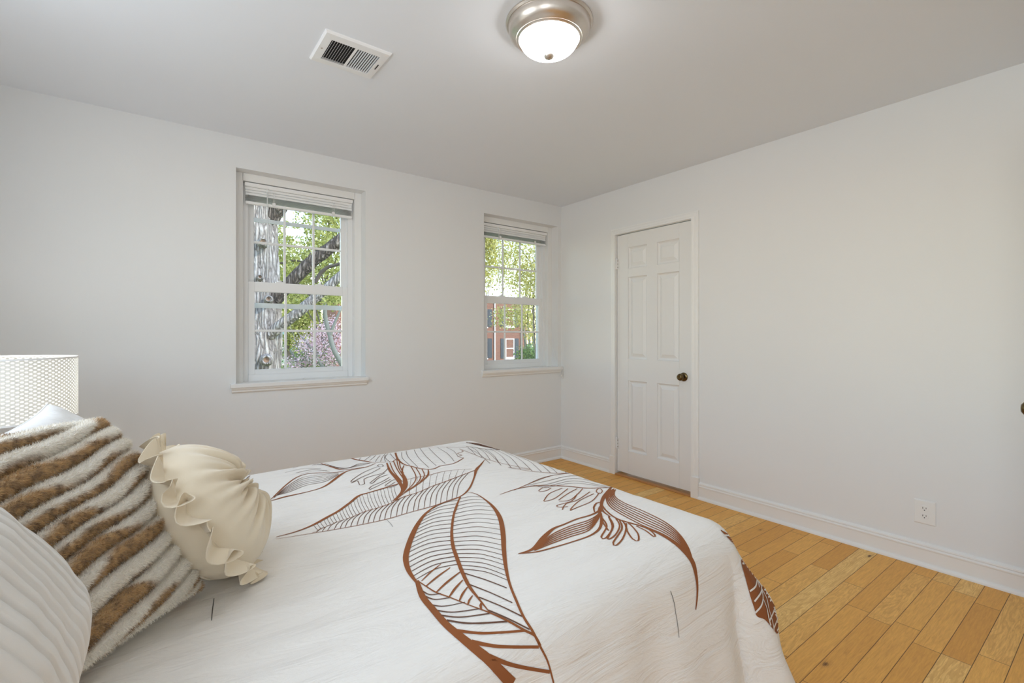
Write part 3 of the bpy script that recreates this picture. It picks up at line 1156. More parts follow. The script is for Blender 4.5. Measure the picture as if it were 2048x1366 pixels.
veins(mid1, right1[:11], 19, 0.0, 0.60, 0.10, 0.755, w=0.0024, bend=0.06)
for a, b in (((1210, 775), (1440, 855)), ((1235, 835), (1470, 935)), ((1290, 905), (1522, 1008)), ((1340, 975), (1562, 1078))):
    ribbon(A((*a, 4), ((a[0]+b[0])/2, (a[1]+b[1])/2-4, 3.4), (*b, 3)), mi=2)
# lower half beyond the crease
left2 = A((955, 815, 9), (985, 900, 14), (1040, 970, 15), (1110, 1050, 16), (1180, 1110, 17), (1260, 1175, 18), (1340, 1240, 19), (1400, 1300, 20), (1470, 1372, 22))
ribbon(left2)
mid2 = A((965, 820, 3), (1010, 850, 3.5), (1060, 880, 4), (1130, 905, 3.5), (1230, 945, 3), (1350, 990, 4), (1440, 1030, 5), (1530, 1080, 5), (1590, 1112, 5), (1622, 1165, 4))
ribbon(mid2)
for a, b, w_ in (((985, 872), (1085, 885), 3), ((1000, 900), (1130, 908), 3), ((1025, 945), (1215, 932), 3), ((1055, 975), (1290, 968), 3.4), ((1085, 1003), (1345, 993), 3.4), ((1115, 1030), (1440, 1036), 4), ((1170, 1085), (1535, 1085), 5), ((1250, 1145), (1612, 1172), 6), ((1340, 1222), (1672, 1306), 7)):
    ribbon(A((*a, w_*1.4), ((a[0]*0.6+b[0]*0.4), (a[1]*0.6+b[1]*0.4)+14, w_), (*b, w_*0.9)), mi=2 if w_ < 5 else 1)
for a, b, w_ in (((980, 818), (1085, 725), 3), ((1005, 845), (1135, 745), 4), ((1060, 878), (1188, 768), 4.5), ((1128, 906), (1203, 812), 4.5), ((1184, 926), (1228, 850), 4), ((1230, 946), (1256, 896), 3.6), ((1302, 970), (1306, 930), 4.5)):
    ribbon(A((*a, w_*0.7), ((a[0]+b[0])/2-5, (a[1]+b[1])/2, w_*1.3), (*b, w_*0.6)), mi=1)

# long leaf lying toward the pillows
stem = C((1697, 188, 1), (1660, 235, 8), (1625, 275, 13), (1610, 330, 7), (1580, 405, 7), (1540, 457, 6), (1495, 487, 4))
ribbon(stem)
ribbon(C((1495, 487, 4), (1470, 570, 5), (1450, 620, 6)))
low2 = C((1495, 487, 3), (1400, 520, 3.4), (1290, 560, 3.6), (1100, 612, 3), (920, 665, 3), (700, 712, 2.4), (480, 752, 2.2), (320, 778, 2), (50, 822, 1.5))
up2 = C((50, 805, 3), (200, 765, 6), (330, 715, 9), (450, 650, 11), (540, 600, 11), (630, 535, 11), (700, 480, 10), (780, 455, 8), (900, 420, 9), (1012, 385, 6))
up2b = C((1060, 358, 2), (1150, 335, 3), (1250, 318, 4), (1350, 292, 3), (1480, 274, 2), (1590, 270, 2))
m2 = C((1612, 280, 4), (1500, 322, 4), (1390, 365, 4), (1280, 404, 3.5), (1170, 452, 3), (1050, 490, 4), (950, 540, 3), (850, 575, 2.5), (740, 608, 2.5), (640, 650, 2), (520, 690, 2), (420, 735, 1.6), (330, 776, 1.3))
for q in (low2, up2, up2b, m2):
    ribbon(q)
veins(m2, low2, 26, 0.02, 0.93, 0.0, 0.80, w=0.0024, bend=-0.12)
veins(m2, list(reversed(up2)), 26, 0.46, 0.97, 0.02, 0.72, w=0.0013, bend=0.05)
veins(m2, list(reversed(up2b)), 9, 0.06, 0.42, 0.05, 0.95, w=0.0013, bend=0.03)

# flower at the far edge
ribbon(C((985, 130, 9), (1005, 190, 9), (1050, 230, 8), (1120, 250, 7), (1180, 265, 6), (1250, 272, 6), (1300, 265, 6), (1340, 245, 5), (1420, 232, 5), (1470, 215, 5), (1526, 182, 4)))
ribbon(C((1526, 182, 4), (1480, 172, 3), (1510, 160, 3), (1476, 147, 3), (1522, 130, 3), (1490, 110, 3)))
ribbon(C((985, 130, 5), (1040, 116, 3), (1120, 106, 2), (1300, 96, 2), (1480, 100, 3), (1560, 95, 2)))
for p in (((1040, 120), (1040, 180), (1100, 240)), ((1072, 115), (1085, 170), (1165, 256)), ((1130, 108), (1170, 180), (1250, 258)), ((1180, 105), (1230, 170), (1310, 245)), ((1250, 103), (1310, 165), (1380, 226)), ((1320, 100), (1400, 150), (1450, 208)), ((1390, 100), (1450, 130), (1480, 172))):
    ribbon(C(*[(*q, 2.0) for q in p]), mi=2)
ribbon(C((630, 183, 9), (700, 200, 10), (770, 210, 9), (800, 217, 4), (860, 218, 4), (915, 214, 4), (960, 212, 4), (1002, 185, 5)))
for p in (((700, 196), (735, 165)), ((785, 203), (835, 160)), ((830, 212), (850, 180), (882, 150)), ((870, 212), (885, 175), (910, 148)), ((910, 210), (900, 180), (918, 142)), ((945, 213), (908, 180), (935, 138)), ((985, 190), (955, 160), (948, 138)), ((740, 205), (780, 175), (800, 160))):
    ribbon(C(*[(*q, 2.2) for q in p]), mi=2)
# throat
ribbon(C((920, 222, 6), (945, 285, 11), (990, 335, 15), (1030, 390, 14), (1045, 430, 12), (1030, 465, 11), (980, 515, 5)))
ribbon(C((1055, 240, 4), (1040, 290, 7), (1062, 350, 16), (1065, 400, 18), (1045, 445, 13), (1005, 490, 8), (965, 522, 3)))
for p in (((945, 220), (975, 290), (1040, 370)), ((972, 205), (1000, 270), (1050, 345)), ((998, 195), (1015, 265), (1058, 335)), ((1018, 195), (1025, 250), (1050, 300))):
    ribbon(C(*[(*q, 4.5) for q in p]), mi=1)
for p in (((1110, 250), (1150, 330), (1125, 390), (1060, 455)), ((1150, 262), (1186, 330), (1152, 390), (1080, 440)), ((1196, 270), (1216, 320), (1180, 375))):
    ribbon(C(*[(*q, 4) for q in p]), mi=1)
ribbon(C((1245, 275, 4), (1247, 310, 8), (1215, 350, 7), (1150, 400, 6), (1050, 465, 4), (990, 515, 3)))
for p in (((845, 252), (760, 285), (700, 318), (640, 362), (650, 372), (720, 335), (800, 300), (868, 262)),
          ((640, 380), (690, 362), (705, 395), (745, 385), (740, 350), (800, 325), (890, 300), (930, 262)),
          ((785, 380), (850, 330), (905, 300)), ((785, 385), (810, 380), (855, 340), (925, 315)),
          ((778, 428), (800, 405), (880, 370), (940, 335)), ((782, 434), (850, 402), (950, 350)),
          ((905, 400), (960, 360), (985, 355)), ((905, 404), (940, 400), (985, 372)), ((935, 420), (990, 400), (1010, 385))):
    ribbon(C(*[(*q, 3) for q in p]), mi=2)
ribbon(C(*[(870+22*math.cos(a), 243+9*math.sin(a), 3) for a in np.linspace(0, 2*PI, 12)]), mi=2)
# small leaf by the round cushion
ribbon(C((5, 510, 2), (60, 458, 6), (130, 392, 6), (210, 335, 6), (300, 306, 6), (400, 300, 6), (500, 297, 6), (580, 288, 5)))
ribbon(C((0, 522, 3), (60, 505, 8), (120, 488, 10), (240, 462, 6), (360, 432, 5), (440, 400, 8), (510, 350, 12), (560, 312, 12), (620, 282, 7), (720, 262, 6), (770, 250, 5), (830, 225, 4)))
for k_ in range(6):
    f = (k_+1)/7
    ribbon(C((30, 500-20*f, 2.4), (130+20*f, 400+60*f, 3), (250+40*f, 325+85*f, 3), (400+40*f, 303+75*f, 3), (540, 298+18*f, 2.4)), mi=2)
for k_ in range(5):
    f = k_/4
    ribbon(C((430+90*f, 225+38*f, 3), (560+60*f, 265-4*f, 3), (700, 245-18*f, 2.6), (790, 222, 2)), mi=2)
ribbon(C((400, 225, 5), (470, 248, 8), (560, 275, 8), (640, 270, 6), (740, 255, 5)))
for a, b in (((120, 297), (400, 268)), ((180, 262), (420, 238)), ((205, 300), (450, 282)), ((240, 312), (470, 288)), ((330, 240), (480, 255))):
    ribbon(C((*a, 2.4), ((a[0]+b[0])/2, (a[1]+b[1])/2-16, 2.4), (*b, 2.4)), mi=2)
# leaf and dark leaf at the far foot corner
for k_ in range(7):
    ribbon(C((1545+22*k_, 60+5*k_, 10), (1640+20*k_, 70+6*k_, 13), (1700+18*k_, 90+5*k_, 8)), mi=2)
low3 = C((1515, 118, 3), (1600, 152, 3), (1700, 190, 3), (1850, 230, 3), (2048, 272, 3))+B((100, 203, 3), (200, 221, 3), (300, 231, 4), (370, 235, 6), (420, 234, 4), (490, 241, 3))
ribbon(low3, mi=1)
ribbon(C((1560, 92, 3), (1640, 104, 4), (1740, 118, 4), (1830, 118, 3), (1950, 140, 2))+B((60, 112, 2), (160, 140, 2)), mi=2)
for a, c, b in (((-120, 100), (-60, 130), (0, 182)), ((-60, 100), (0, 130), (60, 192)), ((0, 102), (60, 140), (115, 206)), ((30, 108), (110, 150), (165, 214)), ((80, 120), (160, 160), (228, 223)), ((130, 135), (215, 172), (278, 228)), ((190, 150), (270, 185), (325, 231)), ((240, 170), (320, 200), (362, 233)), ((300, 190), (380, 210), (412, 233))):
    ribbon(B((*a, 1.6), (*c, 1.8), (*b, 2.4)), mi=2)
for a, c, b in (((1545, 88), (1580, 115), (1620, 160)), ((1580, 92), (1630, 125), (1670, 178)), ((1630, 100), (1690, 140), (1735, 198)), ((1690, 110), (1760, 160), (1800, 216))):
    ribbon(C((*a, 1.6), (*c, 1.8), (*b, 2.2)), mi=2)

# second flower at the foot
ribbon(B((52, 350, 2), (150, 318, 5), (250, 303, 6), (400, 304, 8), (520, 315, 7), (600, 313, 5), (690, 310, 4)))
ribbon(B((130, 326, 2), (190, 300, 4), (250, 275, 4), (330, 248, 4), (410, 236, 4)))
for k_, (y0, y1, y2) in enumerate(((238, 236, 262), (262, 248, 275), (280, 262, 290), (290, 276, 300), (296, 288, 306))):
    ribbon(B((190+14*k_, 300, 2), (300, y0+16, 2.6), (450, y1, 2.6), (600, y2, 2.6), (660, y2+10, 2)), mi=2)
for p in (((262, 330), (285, 312), (320, 312)), ((262, 334), (300, 330), (330, 314)), ((290, 385), (320, 345), (390, 315)), ((292, 388), (350, 370), (420, 318)), ((370, 380), (420, 345), (470, 318)), ((372, 386), (430, 380), (475, 345), (500, 318)), ((470, 348), (440, 385), (362, 408), (375, 418), (420, 415)), ((390, 432), (410, 400), (470, 380), (540, 335)), ((432, 436), (470, 420), (550, 385), (590, 340)), ((432, 432), (480, 385), (560, 345))):
    ribbon(B(*[(*q, 3.6) for q in p]), mi=1)
ribbon(B(*[(590+16*math.cos(a), 331+13*math.sin(a), 3.6) for a in np.linspace(0, 2*PI, 12)]))
# trunk and sweeping petal
ribbon(B((655, 310, 6), (632, 340, 14), (610, 372, 13), (600, 410, 10), (612, 442, 7), (650, 470, 4)))
sweep = B((600, 395, 5), (625, 435, 6), (690, 482, 7), (820, 522, 8), (920, 565, 10), (1000, 615, 13), (1060, 668, 18), (1095, 720, 18), (1112, 790, 13), (1118, 850, 9), (1116, 910, 7), (1109, 970, 4))
ribbon(sweep)
for k_ in range(7):
    f = k_/6
    a0 = (640+44*f, 330-18*f)
    ribbon(B((a0[0], a0[1], 4), (628+42*f, 372-20*f, 4.5), (660+55*f, 425-35*f, 5), (800+40*f, 505-60*f, 5), (930+20*f, 562-60*f, 5), (1010+12*f, 612-48*f, 5), (1062+6*f, 660-26*f, 6), (1092, 705, 6)), mi=1)
# lower small leaf
ribbon(B((152, 670, 2), (230, 645, 10), (290, 582, 15), (340, 536, 9), (400, 511, 6), (470, 482, 6), (540, 462, 7), (585, 440, 8), (605, 415, 6)))
ribbon(B((152, 670, 2), (250, 660, 5), (350, 634, 5), (450, 604, 5), (540, 572, 6), (590, 535, 8), (602, 490, 9), (598, 450, 6)))
for k_ in range(6):
    f = (k_+1)/7
    ribbon(B((240, 645+10*f, 2.5), (330, 560+65*f, 4), (430, 510+80*f, 4), (530, 478+78*f, 4), (582, 452+40*f, 4), (600, 425+20*f, 3)), mi=1)
ribbon(B((565, 445, 4), (560, 420, 6), (575, 396, 6), (600, 392, 6)))
ribbon(B((582, 448, 4), (590, 420, 5), (604, 404, 4)))
for p in (((600, 470), (630, 520), (600, 580), (625, 585), (660, 530), (640, 468)), ((640, 468), (665, 520), (635, 590), (675, 570), (700, 520), (680, 480)), ((700, 490), (712, 535), (665, 610), (680, 625), (715, 590), (735, 530), (715, 492)), ((735, 505), (740, 545), (770, 590), (800, 600), (800, 565), (770, 525), (745, 503)), ((790, 520), (840, 545), (885, 578), (890, 568), (860, 540), (810, 518)), ((600, 452), (610, 500), (640, 545))):
    ribbon(B(*[(*q, 5) for q in p]), mi=1)
# loose threads and the tiny stroke by the cushion
ribbon(B((972, 868, 1.6), (990, 925, 1.8), (1000, 985, 1.6), (1012, 1060, 1.8), (1018, 1120, 1.4)), mi=3, lift=0.0018)
ribbon([(428, 1198, 1.6), (425, 1222, 1.8), (423, 1243, 1.4)], mi=3, lift=0.0018)
ribbon([(774, 1041, 1.0), (781, 1048, 1.2), (786, 1055, 0.9)], mi=3, lift=0.0018)
ribbon([(493, 957, 3), (500, 952, 5), (508, 947, 3)], mi=2)

# rust-coloured printed leaf on the foot corner, with cream veins


def patch(poly_a, poly_b, n=24, k=8, mi=1, lift=0.0014):
    """area printed between two edge lines"""
    a_, b_ = smooth_pts(poly_a, 2), smooth_pts(poly_b, 2)
    P = []
    for i in range(n+1):
        a, b = along(a_, i/n), along(b_, i/n)
        row = []
        for j in range(k+1):
            q = (a[0]+(b[0]-a[0])*j/k, a[1]+(b[1]-a[1])*j/k)
            h = cast(*q)
            row.append(None if h is None else h[0]+(h[1] if h[1].dot(EYE-h[0]) > 0 else -h[1])*lift)
        P.append(row)
    for i in range(n):
        for j in range(k):
            q = (P[i][j], P[i][j+1], P[i+1][j+1], P[i+1][j])
            if all(x is not None for x in q) and (q[0]-q[2]).length < 0.12:
                PRN.add(q, [(0, 1, 2, 3)], mi)


inner = B((1245, 545), (1290, 590), (1350, 660), (1356, 720), (1380, 810), (1405, 900), (1425, 960), (1440, 1005), (1480, 1022), (1515, 1060), (1545, 1098))
outer = B((1245, 540), (1330, 590), (1372, 640), (1440, 745), (1500, 845), (1560, 935), (1592, 985), (1592, 1010), (1585, 1030), (1570, 1065), (1550, 1100))
patch(inner, outer, 60, 14)
for p in (((1255, 570), (1300, 575), (1340, 600)), ((1340, 655), (1365, 660), (1385, 665)), ((1358, 722), (1380, 720), (1395, 712)), ((1395, 690), (1420, 740), (1440, 790), (1450, 850)), ((1400, 870), (1430, 845), (1440, 800)), ((1425, 925), (1458, 880), (1462, 850), (1440, 800)), ((1430, 985), (1460, 950), (1470, 905), (1462, 855)), ((1462, 855), (1490, 910), (1500, 960), (1520, 1030), (1530, 1085)), ((1470, 910), (1490, 960), (1500, 1010), (1512, 1055)), ((1505, 1030), (1525, 985), (1540, 940)), ((1528, 1070), (1550, 1010), (1560, 950)), ((1545, 1085), (1570, 1030), (1580, 980)), ((1440, 760), (1480, 830), (1520, 900), (1550, 945))):
    ribbon(B(*[(*q, 5) for q in p]), mi=4, lift=0.0028)
for k_ in range(12):
    f = k_/11
    x0, y0 = 1398+f*110, 700+f*210
    ribbon(B((x0, y0+14, 5), (x0+14, y0+2, 5), (x0+28, y0+8, 4)), mi=4, lift=0.0028)

dv.add(PRN.v, PRN.f, 0)
dv.mi[-len(PRN.f):] = PRN.mi
# thickness at the hem
duv = dv.build('duvet', [M['duvet'], M['print'], M['print_dark'], M['thread'], M['cream_line']], smooth=True, fix=False)
tag(duv, 'white duvet printed with rust leaves and flowers, draped over the bed', 'duvet')


# ------------------------------------------------------------------ pillows
def frame(n, up):
    n = Vector(n).normalized()
    up = Vector(up)
    y = (up-n*up.dot(n)).normalized()
    x = y.cross(n)
    return x, y, n          # x across, y up the face, n out of the face


def cushion(w, h, T, nu=48, nv=48, pinch=0.07, p=0.42, face=None):
    """closed pillow as two grids sharing a seam; face(u, v, side) adds to the thickness"""
    out = []
    for side in (1, -1):
        P = []
        for i in range(nu+1):
            u = -math.cos(PI*i/nu)
            r = []
            for j in range(nv+1):
                v = -math.cos(PI*j/nv)
                x = w/2*u*(1-pinch*(1-v*v))
                y = h/2*v*(1-pinch*(1-u*u))
                b = max(0.0, (1-u*u)*(1-v*v))
                z = T/2*b**p
                if face:
                    z += face(u, v, side)*min(1, b*6)
                r.append((x, y, z*side))
            P.append(r)
        out.append(P)
    return out


def place(P, c, fr):
    c = Vector(c)
    return [[c+fr[0]*q[0]+fr[1]*q[1]+fr[2]*q[2] for q in r] for r in P]


def pose(az, lean, roll=0.0):
    n = Vector((math.cos(az)*math.cos(lean), math.sin(az)*math.cos(lean), math.sin(lean)))
    x, y, n = frame(n, (0, 0, 1))
    return x*math.cos(roll)+y*math.sin(roll), y*math.cos(roll)-x*math.sin(roll), n


def sham(name, label, c, fr, w, h, T, nt=26):
    rr = random.Random(len(label))
    ph = rr.uniform(0, 9)

    def face(u, v, side):
        # narrow pintucks in pairs down the front, a few soft creases
        f = (u*0.5+0.5)*nt
        k_ = abs((f % 1)-0.5)*2
        tk = -0.0065*max(0, 1-((1-k_)/0.30)**2) if k_ > 0.70 else 0
        return tk*(1 if side > 0 else 0)+0.007*noise.noise(Vector((u*2.2+ph, v*2.2, side)))+0.004*noise.noise(Vector((u*1.2+ph, v*6, side*3)))
    q = cushion(w, h, T, 150, 60, pinch=0.05, face=face)
    o = thing(name, label, 'pillow', Vector(c)-fr[1]*h/2, group='white tucked pillows at the bed head')
    m = MB()
    m.grid(place(q[0], c, fr))
    m.grid(place(q[1], c, fr), flip=True)
    m.build('cover', M['sham'], o, smooth=True)
    pts = []
    N = 40
    loop = [(-math.cos(PI*i/N), -1) for i in range(N)]+[(1, -math.cos(PI*i/N)) for i in range(N)]+[(math.cos(PI*i/N), 1) for i in range(N)]+[(-1, math.cos(PI*i/N)) for i in range(N+1)]
    c = Vector(c)
    pts = [c+fr[0]*(w/2*u*(1-0.05*(1-v*v)))+fr[1]*(h/2*v*(1-0.05*(1-u*u))) for u, v in loop]
    MB().tube(pts, 0.0035, 6, cap=False).build('piping', M['sham'], o, smooth=True)
    return o


sham('pillow', 'white tucked pillow with a pointed corner below the lampshade', (-0.115, 1.71, 0.800), pose(-0.015, 0.69), 0.68, 0.46, 0.16)
sham('pillow', 'white tucked pillow in front of the furry cushion, cut off by the frame', (-0.232, 0.748, 0.872), pose(-0.271, 0.529, 0.33), 0.46, 0.46, 0.24, 20)


# furry striped cushion
def fur_cushion():
    c = Vector((-0.139, 1.198, 0.814))
    fr = pose(-0.738, 0.583, 0.004)
    w, h = 0.41, 0.45
    T = 0.17
    NR = 13

    def stripe(u, v):
        return (v*0.97-u*0.23)*0.5*NR+0.35*noise.noise(Vector((u*1.4, v*1.4, 3)))

    def face(u, v, side):
        f = stripe(u, v) % 1
        rib = math.sqrt(max(0, 1-(2*f-1)**2))
        return 0.034*rib-0.014

    q = cushion(w, h, T, 60, 150, pinch=0.03, p=0.36, face=face)

    def fur_col(u, v, side):
        s_ = stripe(u, v)
        k_ = math.floor(s_)
        f = s_-k_
        # every rib is half white and half brown, with patches broken along it
        n1 = noise.noise(Vector((u*1.5+k_*7.7, k_*3.1, side)))
        n2 = noise.noise(Vector((u*16, v*16, side*2)))*0.5+noise.noise(Vector((u*46, v*46, 1)))*0.5
        a = sstep(-0.10, 0.14, n1+0.16*n2+0.75*(0.40-f))
        wht = Vector((0.93, 0.885, 0.80))
        tan = Vector((0.60, 0.375, 0.155))
        brn = Vector((0.23, 0.125, 0.045))
        b = tan.lerp(brn, sstep(-0.15, 0.35, n2+0.25*(0.5-f)))
        return wht.lerp(b, a*0.95)

    o = thing('fur_cushion', 'furry cushion ribbed in brown and white diagonal stripes', 'cushion', c-fr[1]*h/2)
    me_v, me_f, me_c = [], [], []
    for side, P in zip((1, -1), q):
        G = place(P, c, fr)
        n0 = len(me_v)
        nu, nv = len(G), len(G[0])
        for i in range(nu):
            u = -math.cos(PI*i/(nu-1))
            for j in range(nv):
                v = -math.cos(PI*j/(nv-1))
                me_v.append(G[i][j])
                me_c.append(fur_col(u, v, side)*0.8)
        for i in range(nu-1):
            for j in range(nv-1):
                a = n0+i*nv+j
                f = (a, a+1, a+nv+1, a+nv)
                me_f.append(f if side < 0 else f[::-1])

    def mk(name, V_, F_, C_, parent, smooth):
        off = o.location
        me = bpy.data.meshes.new(name)
        me.from_pydata([tuple(Vector(p)-off) for p in V_], [], F_)
        ca = me.color_attributes.new('fur', 'FLOAT_COLOR', 'POINT')
        ca.data.foreach_set('color', [x for cc in C_ for x in (cc[0], cc[1], cc[2], 1.0)])
        me.materials.append(M['fur'])
        me.polygons.foreach_set('use_smooth', [smooth]*len(me.polygons))
        ob = bpy.data.objects.new(name, me)
        COL.objects.link(ob)
        ob.parent = parent
        return ob
    mk('cover', me_v, me_f, me_c, o, True)
    # pile: short tapering hairs
    V_, F_, C_ = [], [], []
    rr = random.Random(3)
    for side, P in zip((1, -1), q):
        G = place(P, c, fr)
        nu, nv = len(G)-1, len(G[0])-1
        cnt = 80000 if side > 0 else 16000
        for _ in range(cnt):
            u, v = rr.uniform(-1, 1), rr.uniform(-1, 1)
            fi = math.acos(-u)/PI*nu
            fj = math.acos(-v)/PI*nv
            i, j = min(nu-1, int(fi)), min(nv-1, int(fj))
            a, b, d, e = G[i][j], G[i+1][j], G[i][j+1], G[i+1][j+1]
            x, y = fi-i, fj-j
            p = a*(1-x)*(1-y)+b*x*(1-y)+d*(1-x)*y+e*x*y
            nr = (b-a).cross(d-a)
            if nr.length < 1e-12:
                continue
            nr = nr.normalized()*side
            L = rr.uniform(0.004, 0.0085)
            dirn = (nr*0.75+fr[1]*rr.uniform(-0.9, 0.1)+fr[0]*rr.uniform(-0.6, 0.6)).normalized()
            sd = dirn.cross(Vector((rr.uniform(-1, 1), rr.uniform(-1, 1), rr.uniform(-1, 1)))).normalized()*0.00055
            k_ = len(V_)
            V_ += [p-sd-nr*0.001, p+sd-nr*0.001, p+dirn*L]
            F_.append((k_, k_+1, k_+2))
            cc = fur_col(u, v, side)*rr.uniform(0.86, 1.1)
            C_ += [cc*0.93, cc*0.93, cc]
    tag(mk('pile', V_, F_, C_, o, False), kind='stuff')


fur_cushion()


# round ruffled cushion
def round_cushion():
    c = Vector((0.104, 1.346, 0.777))
    fr = pose(-0.06, 0.57)
    R = 0.172
    o = thing('round_cushion', 'round cream velvet cushion with pleats, ruffle and button', 'cushion', c-fr[1]*R)

    def dome(side, D):
        P = []
        N = 220
        for k_ in range(N):
            a = 2*PI*k_/N
            r_ = []
            for j in range(26):
                s_ = j/25
                rad = R*s_
                z = D*max(0.0, 1-s_**2.6)**0.55
                z *= 1-0.42*math.exp(-(s_/0.20)**2)           # tufted centre
                pl_ = math.sin(a*15+2.2*s_+1.1*math.sin(a*3))*0.55+math.sin(a*26+3*s_+2*math.sin(2*a))*0.45
                amp = 0.0165*math.exp(-((s_-0.30)/0.34)**2)+0.0055*(1-s_**4)
                z += amp*pl_*min(1, s_*6)
                r_.append(c+fr[0]*(rad*math.cos(a))+fr[1]*(rad*math.sin(a))+fr[2]*(z*side))
            P.append(r_)
        return P
    m = MB()
    m.grid(dome(1, 0.105), closed_u=True)
    m.grid(dome(-1, 0.105), closed_u=True, flip=True)
    m.build('cover', M['cream'], o, smooth=True)
    # ruffle standing out of the seam
    P = []
    N = 420
    rr = random.Random(11)
    jit = [rr.uniform(0.7, 1.35) for _ in range(64)]
    for k_ in range(N):
        a = 2*PI*k_/N
        g = jit[int(a/(2*PI)*32) % 32]
        ph = a*19+1.3*math.sin(a*5)+0.8*math.sin(a*9+1)
        row = []
        for j in range(7):
            s_ = j/6
            off = math.sin(ph)*0.019*s_**0.8*g+0.007*math.sin(2*ph+1)*s_
            rad = R-0.006+(0.046+0.005*math.cos(ph*2))*s_*(1-0.10*abs(math.cos(ph)))
            aa = a+0.085*s_*math.cos(ph)*g
            row.append(c+fr[0]*(rad*math.cos(aa))+fr[1]*(rad*math.sin(aa))+fr[2]*(off+0.010*s_))
        P.append(row)
    m = MB().grid(P, closed_u=True)
    Q = [[p-fr[2]*0.0022 for p in r] for r in P]
    m.grid(Q, closed_u=True, flip=True)
    m.grid([[r[-1], q[-1]] for r, q in zip(P, Q)], closed_u=True)
    m.build('ruffle', M['cream'], o, smooth=True, fix=False)
    pts = [c+fr[0]*(R*0.80*math.cos(a))+fr[1]*(R*0.80*math.sin(a))-fr[2]*(0.105*(1-0.80**2.6)**0.55+0.001) for a in np.linspace(0, 2*PI, 90)]
    MB().tube(pts, 0.003, 6, cap=False).build('piping', M['piping'], o, smooth=True)
    m = MB().lathe([(0.0, 0.012), (0.008, 0.0105), (0.0135, 0.006), (0.0150, 0.0), (0.012, -0.006)], c+fr[2]*0.064, 24, axis=fr[2])
    m.build('button', M['cream'], o, smooth=True)


round_cushion()

# ------------------------------------------------------------------ bedside lamp on its nightstand
LX, LYY = -0.482, 2.567
LZ0, LZ1, LR = 0.880, 1.106, 0.25
ns = thing('nightstand', 'white nightstand hidden behind the pillows under the lamp', 'nightstand', (LX, LYY, 0))
m = MB()
m.box((LX-0.22, LYY-0.10, 0.14), (LX+0.22, LYY+0.30, 0.52), bev=0.004)
m.box((LX-0.235, LYY-0.11, 0.52), (LX+0.235, LYY+0.315, 0.545), bev=0.004)
m.build('body', M['nightstand'], ns)
for z0, z1 in ((0.16, 0.325), (0.335, 0.505)):
    d_ = MB().box((LX+0.22, LYY-0.085, z0), (LX+0.236, LYY+0.285, z1), bev=0.003).build('drawer', M['nightstand'], ns)
    MB().lathe([(0.0, 0.0), (0.006, 0.0), (0.006, 0.012), (0.013, 0.018), (0.011, 0.026), (0.0, 0.028)], (LX+0.236, LYY+0.1, (z0+z1)/2), 16, axis=(1, 0, 0)).build('knob', M['brass'], d_, smooth=40)
for x in (-0.19, 0.19):
    for y in (-0.07, 0.27):
        MB().tube([(LX+x, LYY+y, 0), (LX+x, LYY+y, 0.145)], [0.012, 0.018], 10).build('leg', M['nightstand'], ns, smooth=40)
lp = thing('table_lamp', 'lit table lamp with white woven drum shade', 'lamp', (LX, LYY, 0.545))
MB().lathe([(0.0, 0.0), (0.085, 0.0), (0.085, 0.012), (0.03, 0.02), (0.016, 0.04), (0.03, 0.09), (0.045, 0.15), (0.035, 0.21), (0.013, 0.25), (0.011, 0.34), (0.0, 0.345)], (LX, LYY, 0.545), 36).build('base', M['nickel'], lp, smooth=40)
m = MB().lathe([(LR, LZ0), (LR, LZ1)], (LX, LYY, 0), 128)
m.build('lamp_shade', M['shade'], lp, smooth=True, fix=False)
m = MB()
for z in (LZ0, LZ1):
    m.lathe([(LR+0.0012, z-0.003), (LR+0.0012, z+0.003), (LR-0.0012, z+0.003), (LR-0.0012, z-0.003), (LR+0.0012, z-0.003)], (LX, LYY, 0), 128)
m.build('shade_rim', M['plastic'], lp, smooth=40)
m = MB()
for k_ in range(3):
    a = 2*PI*k_/3+0.3
    m.tube([(LX, LYY, LZ0+0.02), (LX+LR*math.cos(a), LYY+LR*math.sin(a), LZ0+0.005)], 0.002, 6)
m.build('shade_spider', M['steel'], lp)
MB().lathe([(0.0, 0.105), (0.014, 0.10), (0.026, 0.082), (0.03, 0.065), (0.025, 0.045), (0.014, 0.02), (0.013, 0.0)], (LX, LYY, 0.892), 24).build('bulb', M['bulb'], lp, smooth=True)
pl_ = bpy.data.lights.new('lamp_bulb_light', 'POINT')
pl_.energy = BULB_W
pl_.color = (1, 0.98, 0.92)
pl_.shadow_soft_size = 0.05
po = bpy.data.objects.new('bulb_light', pl_)
COL.objects.link(po)
po.parent = lp
po.location = (0, 0, 1.03-0.545)


# ------------------------------------------------------------------ outdoors
GZ = -2.0
o = MB().box((-60, YW+1.2, GZ-0.3), (110, 150, GZ)).build('ground_outside', M['grass'])
tag(o, 'lawn outside the windows', 'lawn', kind='structure')


